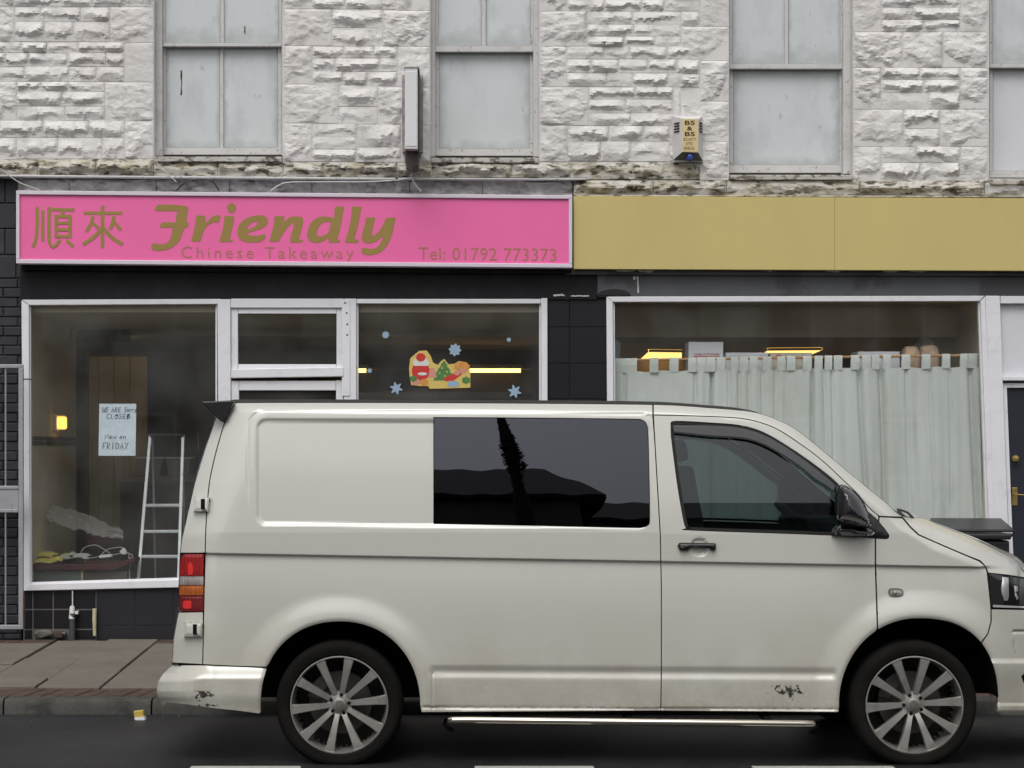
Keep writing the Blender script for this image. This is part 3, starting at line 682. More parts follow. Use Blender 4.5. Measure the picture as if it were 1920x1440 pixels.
# ---- left shopfront joinery
YJ = YF + .0                                   # front face of the joinery
GLS = glass('shop_window_glass', (.95, .955, .955), dust=.075)
def part(name, parent, mat, bev, *boxes):
    if name == 'bead' and len(boxes) > 1:
        for q in boxes: part(name, parent, mat, bev, q)
        return
    mb = MB()
    for q in boxes:
        if len(q) == 6: mb.pbox(*q)
        else: mb.prism(q[0], q[1], q[2])
    return mb.build(name, mat, parent, bevel=bev)
sw1 = part('shop_window', bd, WPAINT, .004, ([(40, 563), (54, 572.5), (56, 1096), (44, 1108)], YJ, YJ + .09))
part('top_rail', sw1, WPAINT, .004, ([(40.5, 562), (414, 560.5), (407, 570), (54.5, 572)], YJ + .002, YJ + .09))
part('window_sill', sw1, WPAINT, .006, ([(44, 1108), (56, 1095), (413, 1084), (413, 1100)], YJ - .025, YJ + .09))
part('bead', sw1, WPAINT, .002, ([(56.2, 1092), (407, 1081), (407, 1084), (56.2, 1095)], YJ + .03, YJ + .08), ([(54, 573), (57.4, 573), (59, 1092), (56, 1092)], YJ + .03, YJ + .08), ([(404, 571), (407, 571), (407, 1081), (404, 1081)], YJ + .03, YJ + .08))
part('glass', sw1, GLS, 0, ([(57, 571), (405, 570), (405, 1085), (59, 1096)], YJ + .050, YJ + .056))
dr = part('shop_door', bd, WPAINT, .004, ([(407.5, 561), (432, 561), (434, 1197), (412, 1197)], YJ - .004, YJ + .09))     # frame posts and everything between
part('post', dr, WPAINT, .004, (645, 560, 668, 1197, YJ - .004, YJ + .09))
part('post_plate', dr, WPAINT, .002, (641, 562, 656, 742, YJ - .012, YJ - .005))
scr = MB()
for (a, b) in [(650, 587), (651, 608), (647, 568), (651, 628)]:
    p = P(a, b, YJ - .0125); scr.lathe([(0, 0), (.008, 0), (.008, .003)], (p.x, p.y, p.z), 10)
scr.build('screw_head', BROWNINK, dr)
part('top_rail', dr, WPAINT, .004, (432.6, 560, 644.5, 577, YJ, YJ + .09))
fl = part('fanlight', dr, WPAINT, .004, (433.2, 577.6, 446, 692, YJ + .02, YJ + .07), (631, 577.6, 644, 692, YJ + .02, YJ + .07), (446.5, 577.6, 630.6, 588, YJ + .02, YJ + .07), (446.5, 683, 630.6, 692, YJ + .02, YJ + .07))
q = [(444, 590)] + [(444 + 188 * i / 24, 587 + random.uniform(-1.2, 1.6)) for i in range(1, 24)] + [(632, 590), (633, 684)] + [(633 - 188 * i / 24, 684 + random.uniform(-1.6, 1)) for i in range(1, 24)] + [(445, 684)]
part('glass', fl, GLS, 0, (444, 586, 633, 685, YJ + .045, YJ + .051))
part('transom', dr, WPAINT, .006, ([(433, 692), (644.4, 688), (644.4, 706), (433, 709)], YJ - .02, YJ + .08))
part('door_leaf', dr, WPAINT, .004, (433.5, 714, 448, 1190, YJ + .015, YJ + .065), (630, 713, 644, 1190, YJ + .015, YJ + .065), (448.4, 714, 629.6, 732, YJ + .015, YJ + .065), (448.4, 1040, 629.6, 1190, YJ + .015, YJ + .065))
part('glass', dr, GLS, 0, (446, 730, 632, 1042, YJ + .038, YJ + .044))
sw2 = part('shop_window', bd, WPAINT, .004, (668.4, 560.5, 1014, 569, YJ, YJ + .09))
part('post', sw2, WPAINT, .004, ([(1014.5, 559), (1026.4, 559), (1027, 1104), (1016, 1104)], YJ, YJ + .09))
part('window_sill', sw2, WPAINT, .006, (664, 1086, 1027, 1102, YJ - .025, YJ + .09))
part('glass', sw2, GLS, 0, (666, 567, 1017, 1088, YJ + .050, YJ + .056))
part('bead', sw2, WPAINT, .002, (668.6, 570, 672, 1085, YJ + .03, YJ + .08), (1011, 570, 1014.2, 1085, YJ + .03, YJ + .08))
# ---- right shopfront joinery
sw3 = part('shop_window', bd, WPAINT, .004, ([(1137, 556.5), (1149, 566), (1153, 1090), (1141, 1104)], YJ, YJ + .09))
part('top_rail', sw3, WPAINT, .004, ([(1137.4, 556), (1846, 554.5), (1837, 564.5), (1149.4, 566)], YJ + .002, YJ + .09))
part('window_sill', sw3, WPAINT, .006, (1141, 1087, 1862, 1102, YJ - .025, YJ + .09))
part('glass', sw3, GLS, 0, ([(1148, 565), (1838, 564), (1858, 1088), (1152, 1088)], YJ + .050, YJ + .056))
part('bead', sw3, WPAINT, .002, ([(1149.6, 567), (1152.6, 567), (1156, 1086), (1153.4, 1086)], YJ + .03, YJ + .08), ([(1834, 565), (1838, 565), (1857, 1086), (1853, 1086)], YJ + .03, YJ + .08))
part('post', sw3, WPAINT, .004, ([(1838.4, 565), (1847, 555.5), (1872, 1104), (1858.5, 1104)], YJ + .001, YJ + .09))
d2 = part('shop_door', bd, WPAINT, .005, ([(1847.6, 554.6), (1875, 554.6), (1898, 1197), (1872.6, 1197)], YJ - .006, YJ + .12))
part('top_rail', d2, WPAINT, .004, (1876, 555, 2130, 569, YJ, YJ + .1))
part('post', d2, WPAINT, .004, (2131, 555, 2155, 1197, YJ - .004, YJ + .1))
part('fanlight_panel', d2, PANE2, .004, ([(1875, 569), (2131, 569), (2131, 704), (1879, 704)], YJ + .05, YJ + .07))
part('transom', d2, WPAINT, .008, ([(1879, 704), (2130.5, 704), (2130.5, 714), (1880, 714)], YJ - .02, YJ + .1))
part('door_stop', d2, WPAINT, .003, ([(1880.5, 718), (2130, 718), (2130, 727), (1888, 727), (1906, 1197), (1898.6, 1197)], YJ + .02, YJ + .1))
part('door_leaf', d2, DOORP, .003, ([(1888.4, 727.5), (2130, 727.5), (2130, 1194), (1906.5, 1194)], YJ + .05, YJ + .1))
p = P(1903, 860, YJ + .05)
MB().lathe([(0, -.055), (.02, -.052), (.028, -.04), (.022, -.026), (.01, -.018), (.01, -.006), (.024, -.004), (.024, 0)], p, 20).build('door_knob', BRASS, d2, smooth=True)
hp = part('handle_plate', d2, BRASS, .003, (1898, 914, 1908, 948, YJ + .042, YJ + .0496))
p = P(1903, 927, YJ); MB().tube([(p.x, YJ + .04, p.z), (p.x, YJ + .0, p.z), (p.x + .02, YJ - .005, p.z), (p.x + .07, YJ - .005, p.z - .004)], .0045).build('lever', BRASS, d2, smooth=True)
MB().pbox(2156, 500, 2400, 1204, YF + .02, YF + .4).build('end_wall', NAVY, bd)

# ------------------------------------------------------------------ shop interiors
FZ = .2
def rbox(name, mat, x0, x1, y0, y1, z0, z1, parent=bd, bevel=0): return MB().box(x0, x1, y0, y1, z0, z1).build(name, mat, parent, bevel=bevel)
XL, XM, XR, XD = P(43, 0, YF).x, P(1082, 0, YF).x, P(1862, 0, YF).x, P(2155, 0, YF).x
rbox('room_floor', ROOMFLOOR, XL, XD, YF + .1, 22.4, FZ - .1, FZ)
rbox('room_wall', ROOMWALL, XL - .14, XL, YF + .1, 18.92, FZ, 2.76)
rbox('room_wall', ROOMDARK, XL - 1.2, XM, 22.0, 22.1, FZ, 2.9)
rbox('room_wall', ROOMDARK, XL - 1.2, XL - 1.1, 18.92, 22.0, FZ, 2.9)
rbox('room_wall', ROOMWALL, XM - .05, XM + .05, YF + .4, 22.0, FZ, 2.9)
rbox('room_ceiling', CEIL, XL, XM - .05, YF + .1, 19.2, 2.75, 2.85)
rbox('room_ceiling', CEIL, XL - 1.2, XM - .05, 19.24, 22.0, 2.70, 2.85)
rbox('beam', DARKWOOD, XL - .3, P(245, 0, 19.2).x, 19.12, 19.24, 2.640, 2.745)
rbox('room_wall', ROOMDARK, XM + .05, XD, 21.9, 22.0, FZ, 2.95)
rbox('room_wall', ROOMWALL, XR - .04, XR + .04, YF + .12, 21.9, FZ, 2.95)
rbox('room_ceiling', CEIL, XM + .05, XR - .04, YF + .1, 17.6, 2.86, 2.95)
rbox('bulkhead', ROOMWALL, XM + .05, XR - .04, 17.62, 17.70, 2.60, 2.95)
rbox('room_ceiling', CEIL, XM + .05, XR - .04, 17.71, 21.9, 2.62, 2.70)
rbox('room_wall', NAVY, XD, XD + .1, YF + .1, 22, FZ, 2.95)
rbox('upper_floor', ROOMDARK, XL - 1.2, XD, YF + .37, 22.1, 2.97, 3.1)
bt = MB()
for k in range(22):                         # two courses of dark little border tiles along the left wall
    for j in range(2):
        y = YF + .14 + k * .102
        bt.box(XL, XL + .006, y, y + .098, 1.72 - .04 * j + .002, 1.755 - .04 * j)
tag(bt.build('border_tile', M('dark_green_border_tile', (.13, .125, .085), .4, .4, var=.5, vs=20), bd), kind='stuff')
rbox('door_post', DARKWOOD, XL - .02, XL + .10, 18.93, 19.02, FZ, P(0, 662, 19).z, bevel=.004)
# cupboards against the back of the takeaway
cu = thing('kitchen_cupboard', (P(215, 0, 20.6).x, 20.8, FZ), 'tall yellowed cupboard with a shiny door at the back of the takeaway', 'cupboard')
for a, b in [(156, 184), (184.8, 213), (213.8, 243), (243.8, 276)]:
    MB().pbox(a, 668, b, 1150, 20.6, 20.64).build('door', CUPB, cu, bevel=.006)
MB().pbox(156, 664, 276, 1155, 20.65, 21.2).build('carcass', DARKWOOD, cu)
MB().pbox(152, 662, 155.6, 1150, 20.55, 20.6).build('edge_trim', ROOMWALL, cu)
# counter of the takeaway behind the ladder
ct = thing('shop_counter', (P(330, 0, 20).x, 20, FZ), 'dark wooden serving counter deep inside the takeaway', 'counter')
MB().pbox(225, 905, 640, 1130, 19.6, 20.0).build('front', DARKWOOD, ct)
MB().pbox(218, 893, 650, 904, 19.5, 20.1).build('top', ROOMDARK, ct, bevel=.01)
MB().pbox(660, 735, 960, 748, 19.9, 20.2).build('glazed_shelf', WHITEPL, ct)
for a, b, c_, lb in [(258, 305, 'left', 'paler tub at the left on the takeaway counter'), (312, 358, 'right', 'paler tub at the right on the takeaway counter')]:
    t = thing('food_tub', P((a + b) / 2, 893, 19.8), lb, 'tub', 'tubs on the takeaway counter')
    MB().prism([(a, 860), (b, 860), (b - 4, 892.5), (a + 4, 892.5)], 19.7, 19.95).build('tub', M('grey_tub', (.22, .22, .21), .5), t, bevel=.01)
    MB().pbox(a - 2, 857, b + 2, 860.4, 19.68, 19.97).build('lid', WHITEPL, t, bevel=.004)
mb_ = thing('menu_board', P(735, 745, 20.4), 'dim brown menu board hanging behind the middle shop window', 'board')
MB().pbox(717, 732, 800, 800, 20.4, 20.43).build('board', CUPB, mb_); MB().pbox(833, 734, 924, 800, 20.4, 20.43).build('board', CUPB, mb_)
dk = thing('extractor_hood', P(800, 705, 21), 'dark extractor hood along the takeaway back wall', 'hood')
MB().pbox(560, 694, 1000, 740, 21.1, 21.9).build('hood', DARKWOOD, dk)
MB().pbox(560, 690, 1000, 694, 21.06, 21.9).build('rim', ROOMDARK, dk)
LAMPK = M('lit_kitchen_tube', (.9, .8, .5), .5, emit=((1, .66, .22), 9.0))
def tube_light(x0, x1, y, Y, lab, lamp=LAMP):
    a = P(x0, y, Y); b = P(x1, y, Y)
    t = thing('strip_light', ((a.x + b.x) / 2, Y, a.z), lab, 'light', 'lit strip lights in the takeaway')
    MB().box(a.x, b.x, Y - .02, Y + .04, a.z + .022, a.z + .06).build('housing', WHITEPL, t)
    MB().tube([(a.x + .02, Y, a.z), (b.x - .02, Y, a.z)], .02, 10).build('tube', lamp, t, smooth=True)
tube_light(640, 690, 695, 20.9, 'short lit strip light at the left edge behind the middle shop window')
tube_light(800, 980, 695, 20.9, 'long lit strip light behind the festive window sticker')
tube_light(130, 236, 636.5, 19.35, 'lit strip light tucked behind the dark ceiling beam over the cupboard', LAMPK)
wl = thing('wall_lamp', P(107, 793, 17.9), 'small glowing square wall lamp on the beige wall', 'lamp')
a = P(107, 793, 17.9)
MB().box(XL + .001, XL + .03, 17.83, 17.97, a.z - .07, a.z + .08).build('bracket', WHITEPL, wl, bevel=.004)
MB().box(XL + .032, XL + .10, 17.845, 17.955, a.z - .055, a.z + .055).build('shade', LAMPW, wl, bevel=.018, seg=3)
MB().box(XL + .03, XL + .105, 17.84, 17.96, a.z + .062, a.z + .074).build('cap', CUPB, wl)
pn = thing('bunting_pennant', P(122, 622, 18.6), 'dark red triangular pennant hanging from the takeaway ceiling', 'pennant')
MB().prism([(108, 614), (137, 614), (123, 676)], 18.6, 18.604).build('cloth', REDCLOTH, pn)
pc = P(108, 614, 18.6); pd_ = P(137, 614, 18.6)
MB().tube([(pc.x - .05, 18.602, pc.z + .02), (pc.x, 18.602, pc.z + .004), (pd_.x, 18.602, pd_.z + .004), (pd_.x + .2, 18.602, pd_.z + .03)], .003, 5).build('string', ROOMWALL, pn)
# window bench, leaflets, cable, plastic sheet
be = thing('window_bench', P(148, 1090, 17.3), 'low bench with dark red top behind the left shop window', 'bench')
MB().prism([(50, 1058), (210, 1058), (252, 1046), (252, 1054), (212, 1070), (50, 1070)], 17.0, 17.55).build('seat', REDCLOTH, be, bevel=.01)
MB().prism([(52, 1071), (152, 1071), (152, 1172), (52, 1172)], 17.03, 17.5).build('green_panel', M('dull_green_panel', (.085, .105, .095), .4, .5, var=.06), be)
MB().prism([(152.5, 1071), (155, 1071), (155, 1172), (152.5, 1172)], 17.02, 17.5).build('corner_strip', CUPB, be)
MB().prism([(155.4, 1071), (238, 1071), (238, 1172), (155.4, 1172)], 17.04, 17.5).build('side_panel', M('brown_panel', (.07, .055, .038), .6, var=.1), be)
zb = P(0, 1058, 17.0).z
YLEAF = M('yellow_print_leaflet', (.55, .50, .10), .6, var=.2, vs=30); GLEAF = M('grey_print_leaflet', (.36, .37, .34), .6, var=.25, vs=40)
lf = thing('leaflet_heap', (P(105, 0, 17.1).x, 17.1, zb), 'loose heap of yellow and white leaflets on the window bench', 'leaflets')
for k in range(9):
    x = P(random.uniform(66, 150), 0, 17.1).x; yy = random.uniform(17.05, 17.3); a = random.uniform(-.6, .6); z = zb + .004 + k * .006
    ca, sa = math.cos(a), math.sin(a); vs = []
    for j in range(3):
        for i in range(4):
            u, v = (i / 3 - .5) * .21, (j / 2 - .5) * .17
            vs.append((x + u * ca - v * sa, yy + u * sa + v * ca, z + .018 + .035 * noise.noise(Vector((u * 14 + k, v * 14, k))) + v * .16))
    MB().add(vs, [(j * 4 + i, j * 4 + i + 1, j * 4 + i + 5, j * 4 + i + 4) for j in range(2) for i in range(3)]).build('leaflet', YLEAF if x < P(110, 0, 17.1).x else GLEAF, lf)
cb = thing('extension_lead', (P(200, 0, 17.1).x, 17.1, zb), 'white extension lead tangled on the window bench', 'cable')
MB().prism([(186, 1041), (209, 1039), (209, 1044), (186, 1046.5)], 17.02, 17.07).build('socket_block', WHITEPL, cb, bevel=.004)
FLEX = M('grey_flex', (.40, .40, .39), .5)
def sm(pts, Y, dy=0, n=6):
    p3 = [P(x, y, Y + dy * i) for i, (x, y) in enumerate(pts)]
    out = []
    for i in range(len(p3) - 1):
        p0, p1, p2, q3 = p3[max(0, i - 1)], p3[i], p3[i + 1], p3[min(len(p3) - 1, i + 2)]
        for j in range(n):
            t = j / n; out.append(.5 * ((2 * p1) + (p2 - p0) * t + (2 * p0 - 5 * p1 + 4 * p2 - q3) * t * t + (3 * p1 - p0 - 3 * p2 + q3) * t ** 3))
    return out + [p3[-1]]
MB().tube(sm([(206, 1037), (192, 1028), (178, 1022), (160, 1026), (152, 1036), (157, 1045), (172, 1046), (187, 1043)], 17.05), .0032, 6).build('flex', FLEX, cb, smooth=True)
MB().tube(sm([(190, 1040), (200, 1031), (216, 1027), (230, 1027), (240, 1038), (244, 1055), (243, 1075), (245, 1100)], 17.05), .0032, 6).build('flex', FLEX, cb, smooth=True)
MB().tube(sm([(209, 1041), (224, 1038), (236, 1036), (247, 1040), (248, 1046), (240, 1046)], 17.04), .0032, 6).build('flex', FLEX, cb, smooth=True)
MB().prism([(224, 1034), (231, 1027), (236, 1031), (237, 1039), (228, 1040)], 17.02, 17.06).build('plug', WHITEPL, cb, bevel=.004)
ch = thing('red_chair', P(205, 1020, 17.8), 'dark red seat half covered by clear plastic sheeting', 'chair')
MB().pbox(160, 1005, 232, 1034, 17.75, 18.1).build('seat', REDCLOTH, ch, bevel=.02)
MB().pbox(166, 1034, 226, 1150, 17.8, 18.05).build('base', DARKWOOD, ch)
pl = bpy.data.materials.new('clear_plastic_sheet'); pl.use_nodes = True
b_ = pl.node_tree.nodes['Principled BSDF']; b_.inputs['Base Color'].default_value = (.50, .50, .48, 1); b_.inputs['Roughness'].default_value = .25; b_.inputs['Alpha'].default_value = .42
vs = []; fs = []; nx, ny = 26, 12
for j in range(ny + 1):
    for i in range(nx + 1):
        u, v = i / nx, j / ny
        x = 78 + 152 * u; yt = 947 + 48 * u ** 1.6; yb = 960 + 52 * u ** .55
        y = yt + (yb - yt) * v
        p = P(x, y, 17.45 + .25 * (1 - v))
        k = noise.fractal(Vector((u * 9, v * 5, 2)), .8, 2.1, 4) * .05
        vs.append((p.x, p.y + k, p.z + k * .6))
for j in range(ny):
    for i in range(nx): fs.append((j * (nx + 1) + i, j * (nx + 1) + i + 1, (j + 1) * (nx + 1) + i + 1, (j + 1) * (nx + 1) + i))
tag(MB().add(vs, fs).build('plastic_sheet', pl, smooth=True), 'crumpled clear plastic sheet draped above the window bench', 'plastic sheet')
# stepladder
ld = thing('stepladder', (P(300, 0, 17.2).x, 17.2, FZ), 'aluminium stepladder standing just inside the left shop window', 'ladder')
def LP(x, y): return P(x, y, 17.15 + (1171 - y) / 356 * .42)
def stile(a, b, w_, mat=ALU, nm='stile', off=0, back=.03):
    A, B = LP(*a), LP(*b); A.y += off; B.y += off
    return MB().add([(A.x - w_, A.y, A.z), (A.x + w_, A.y, A.z), (A.x + w_, A.y + back, A.z), (A.x - w_, A.y + back, A.z), (B.x - w_, B.y, B.z), (B.x + w_, B.y, B.z), (B.x + w_, B.y + back, B.z), (B.x - w_, B.y + back, B.z)],
                    [(0, 3, 2, 1), (4, 5, 6, 7), (0, 1, 5, 4), (1, 2, 6, 5), (2, 3, 7, 6), (3, 0, 4, 7)]).build(nm, mat, ld, bevel=.003)
stile((252, 1168), (281.5, 815), .013); stile((332, 1168), (343, 815), .013)
for k, y in enumerate([1136, 1088, 1041, 994, 945]):
    t = (1168 - y) / (1168 - 815); xa = 252 + 29.5 * t + 2.4; xb = 332 + 11 * t - 2.4
    a, b = LP(xa, y), LP(xb, y)
    MB().box(a.x, b.x, a.y - .005, a.y + .07, a.z - .024, a.z).build('tread', ALU, ld, bevel=.003)
def rear(a, b):
    A, B = LP(*a), LP(*b)
    MB().tube([(A.x, A.y + .75, A.z), (B.x, B.y + .06, B.z)], .010, 6).build('rear_leg', GALV, ld)
rear((268, 1160), (284, 818)); rear((326, 1160), (340, 818))
a, b = LP(280, 818), LP(345, 818); MB().box(a.x, b.x, a.y - .02, a.y + .13, a.z, a.z + .02).build('tool_tray', BLACKPL, ld, bevel=.004)
a, b = LP(268, 945), LP(339, 945); MB().box(a.x + .01, b.x - .02, a.y + .08, a.y + .34, a.z - .03, a.z - .006).build('platform', ALU, ld, bevel=.003)
a = LP(307, 994); MB().box(a.x - .025, a.x + .025, a.y - .0075, a.y - .0055, a.z - .019, a.z - .004).build('label_sticker', PAPER, ld)
hk = thing('wall_hook', P(371, 818, 19), 'small brass hook dangling near the rear of the van', 'hook')
MB().tube(sm([(371, 845), (371, 822), (369, 816), (373, 812)], 19), .006, 6).build('hook', BRASS, hk, smooth=True)
# notice on the glass
nb = thing('paper_notice', P(220, 806, YJ + .046), 'pale blue handwritten closed notice taped inside the left window', 'notice')
vs = []; n = 8
for j in range(n + 1):
    for i in range(n + 1):
        u, v = i / n, j / n; p = P(186 + 69.5 * u - 1.5 * v, 757 + 97.5 * v, YJ + .0615)
        vs.append((p.x, p.y + .004 * (1 if abs(v - .5) < .02 else 0) + .003 * (noise.noise(Vector((u * 3, v * 3, 0))) + .6), p.z))
MB().add(vs + [(x, y + .0012, z) for x, y, z in vs], [(j * 9 + i, j * 9 + i + 1, j * 9 + i + 10, j * 9 + i + 9) for j in range(n) for i in range(n)]).build('sheet', PAPER, nb, smooth=True)
def hand(seg, name='handwriting'):
    letters(strokes(seg, 1.15), YJ + .0600, name, INK, nb)
GL = {'A': [[(0, 1), (.45, 0), (.9, 1)], [(.2, .6), (.75, .6)]], 'C': [[(.9, .12), (.5, 0), (.1, .3), (.05, .7), (.4, 1), (.9, .88)]], 'D': [[(.1, 0), (.1, 1), (.6, .9), (.9, .5), (.6, .08), (0, 0)]],
      'E': [[(.85, 0), (.1, .02), (.1, .5), (.7, .48)], [(.1, .5), (.1, 1), (.85, .97)]], 'F': [[(.95, 0), (.15, .03), (.12, 1)], [(.1, .5), (.7, .46)]], 'L': [[(.15, 0), (.1, 1), (.85, .96)]], 'N': [[(.05, 1), (.1, 0), (.8, 1), (.85, 0)]],
      'O': [[(.5, 0), (.08, .4), (.3, 1), (.8, .85), (.9, .3), (.5, 0)]], 'R': [[(.1, 1), (.12, 0), (.7, .1), (.7, .4), (.15, .52), (.85, 1)]], 'S': [[(.85, .1), (.3, .02), (.15, .35), (.8, .6), (.7, .95), (.05, .95)]], 'T': [[(0, .03), (.95, 0)], [(.48, 0), (.45, 1)]],
      'W': [[(0, 0), (.2, 1), (.45, .35), (.7, 1), (.95, 0)]], 'Y': [[(.05, 0), (.45, .5), (.9, 0)], [(.45, .5), (.4, 1)]], 'H': [[(.1, 0), (.1, 1)], [(.8, 0), (.8, 1)], [(.1, .5), (.8, .48)]], 'I': [[(.4, 0), (.38, 1)]],
      'e': [[(.1, .72), (.8, .66), (.6, .42), (.2, .5), (.15, .9), (.8, .92)]], 'o': [[(.5, .42), (.15, .7), (.45, 1), (.8, .7), (.5, .42)]], 'r': [[(.2, .45), (.2, 1)], [(.2, .6), (.75, .45)]], 'y': [[(.1, .45), (.4, .85)], [(.8, .42), (.2, 1.3)]], 'w': [[(0, .45), (.2, 1), (.45, .6), (.7, 1), (.95, .42)]], 'n': [[(.15, 1), (.15, .45), (.6, .45), (.75, 1)]]}
def scrawl(s_, x, y, w_, h, gap=1.15):
    seg = []
    for c in s_:
        if c in GL:
            for pl_ in GL[c]: seg.append([(x + a * w_ + (.5 - b) * 1.2 + random.uniform(-.3, .3), y + b * h + random.uniform(-.4, .4)) for a, b in pl_])
        x += w_ * gap if c != ' ' else w_ * .7
        y += random.uniform(-.25, .2)
    hand(seg)
scrawl('WE ARE', 192, 764, 5.6, 9); scrawl('Sorry', 233, 763, 4.6, 9, 1.05); scrawl('CLOSED', 200, 776, 6.6, 9); scrawl('New on', 197, 814, 6.4, 9); scrawl('FRIDAY', 192, 830, 7.2, 12)
# festive stickers: a plain seasonal cut-out (sack, tree, presents) and blue snowflakes
YG = YJ + .0465
fs_ = thing('festive_sticker', P(825, 690, YG), 'colourful cardboard seasonal cut out with red sack and green tree stuck to glass', 'sticker')
CYEL = M('pale_yellow_card', (.60, .45, .13), .5); CRED = M('red_card', (.52, .035, .03), .5); CGRN = M('green_card', (.07, .19, .055), .5, var=.3, vs=60); CORA = M('orange_card', (.58, .25, .06), .5, var=.2, vs=50); CPNK = M('pink_card', (.55, .26, .2), .5)
def ell(cx, cy, rx, ry, n=18, a0=0, jag=0): return [(cx + (rx + (jag if k % 2 else 0)) * math.cos(2 * math.pi * k / n + a0), cy + (ry + (jag if k % 2 else 0)) * math.sin(2 * math.pi * k / n + a0)) for k in range(n)]
def st(pts, k, mat, nm): MB().prism(pts, YG - .0008 - .0006 * k, YG).build(nm, mat, fs_)
base = [(767, 690), (769, 672), (778, 664), (786, 658), (800, 657), (808, 668), (812, 680), (821, 684), (828, 676), (833, 673), (841, 683), (852, 682), (860, 677), (872, 679), (880, 688), (882, 700), (882, 727), (806, 729), (803, 724), (790, 724), (771, 722), (768, 706)]
st(base, 0, CYEL, 'backing_card')
st(ell(789, 696, 17, 18), 1, CRED, 'red_sack'); st([(774, 681), (778, 672), (800, 672), (805, 681), (802, 686), (777, 686)], 2, WHITEPL, 'white_trim'); st(ell(789, 670, 9, 8), 3, CRED, 'sack_neck'); st(ell(792, 701, 9, 3, 14, .3), 4, WHITEPL, 'white_trim')
tr_ = [(833, 676), (840, 686), (837, 686), (846, 695), (842, 695), (852, 706), (846, 707), (838, 713), (812, 714), (815, 705), (811, 704), (822, 694), (819, 694), (828, 685), (825, 685)]
st(tr_, 1, CGRN, 'green_tree')
st([(806, 690), (815, 690), (819, 708), (803, 708)], 2, CPNK, 'present'); st([(832, 709), (862, 694), (866, 702), (850, 714), (834, 715)], 2, CRED, 'red_ribbon')
st(ell(866, 688, 14, 9, 20, 0, 2), 1, CORA, 'orange_bow'); st(ell(868, 695, 6, 5), 3, CPNK, 'bauble'); st(ell(857, 699, 6, 5), 4, CPNK, 'bauble')
st(ell(780, 716, 8, 5, 14, 0, 1.5), 2, CPNK, 'bauble'); st(ell(796, 717, 7, 6, 14, 0, 1.5), 2, CORA, 'bauble'); st(ell(850, 720, 11, 5, 16, 0, 2), 3, FLAKE, 'blue_bow'); st(ell(874, 713, 7, 6, 12, 0, 2), 2, CGRN, 'green_leaf'); st(ell(775, 710, 6, 5, 12, 0, 2), 3, CGRN, 'green_leaf')
for k, (x, y) in enumerate([(829, 690), (838, 697), (824, 700), (834, 705)]): st(ell(x, y, 1.6, 1.6, 8), 2, CYEL, 'bauble')
for (x, y, r, n, lb) in [(723, 628, 7.5, 8, 'medium pale blue snowflake sticker high on the left of the pane'), (853, 656, 12.5, 8, 'large eight pointed blue snowflake sticker above the green tree'), (954, 637, 4.5, 8, 'tiny round blue snowflake sticker high near the right edge'),
                     (693, 695, 6, 6, 'small blue snowflake sticker beside the short strip light'), (743, 728, 12.5, 6, 'large six pointed blue snowflake sticker low on the left'), (965, 734, 13, 6, 'large six pointed blue snowflake sticker low near the right post')]:
    pts = []
    for k in range(n * 2):
        a = math.pi * k / n + (.26 if n == 6 else .1)
        rr = r if k % 2 == 0 else r * (.72 if n == 8 else .5)
        if k % 2 == 0 and r > 7:
            for da, q in ((-.09, .93), (0, 1), (.09, .93)): pts.append((x + rr * q * math.cos(a + da), y + rr * q * math.sin(a + da)))
        else: pts.append((x + rr * math.cos(a), y + rr * math.sin(a)))
    tag(MB().prism(pts, YG - .001, YG).build('snowflake_sticker', FLAKE), lb, 'sticker', 'snowflake stickers on the middle shop window')

# ---- right shop: curtain, rod, boxes, lights
YC = YF + .19
rod = thing('curtain_rod', P(1490, 671, YC), 'thin pine curtain rod across the right shop window', 'rod')
def ry(x): return 675.5 - 9.5 * (x - 1150) / 680
a, b = P(1146, ry(1146), YC), P(1845, ry(1845), YC)
MB().tube([a, b], .011, 10).build('rod', RODW, rod, smooth=True)
for q in (a, b): MB().lathe([(0, -.02), (.018, -.012), (.02, 0), (.018, .012), (0, .02)], q, 12, 'x').build('finial', RODW, rod, smooth=True)
cv = thing('curtain', P(1490, 680, YC), 'faded grey green tab top curtain covering the right shop window', 'curtain')
folds = [1173, 1302, 1335, 1366, 1384, 1402, 1428, 1455, 1524, 1545, 1559, 1612, 1652, 1818, 1700, 1745, 1780]
fw = {1652: 9, 1612: 8, 1524: 6, 1335: 6, 1818: 9}
lean = {1612: 16, 1652: 3, 1524: -6, 1818: 14, 1335: -1}
nx, ny = 460, 44; vs = []; fs = []
for j in range(ny + 1):
    v = j / ny
    for i in range(nx + 1):
        x = 1150 + 684 * i / nx
        ytop = ry(x) + 21.5 + 1.2 * math.sin(x * .11); y = ytop + (1120 - ytop) * v
        d = 0
        for f in folds:
            fx = f + lean.get(f, 0) * v + 1.5 * math.sin(v * 5 + f)
            ww = fw.get(f, 5.5) * .55; q = (x - fx) / ww
            d += (.052 if f in fw else .022) * math.exp(-q * q) * (1 if f in fw else max(.25, 1 - v * .8)) - .012 * math.exp(-((x - fx - ww * 3.4) / (ww * 2.6)) ** 2)
        d += .02 * noise.noise(Vector((x * .02, v * 1.2, 0))) + .006 * noise.noise(Vector((x * .09, v * 4, 5)))
        p = P(x + (12 * v * (x - 1150) / 684), y, YC); vs.append((p.x, p.y + d, p.z))
for j in range(ny):
    for i in range(nx): fs.append((j * (nx + 1) + i, j * (nx + 1) + i + 1, (j + 1) * (nx + 1) + i + 1, (j + 1) * (nx + 1) + i))
MB().add(vs, fs).build('cloth', CURT, cv, smooth=True, angle=80)
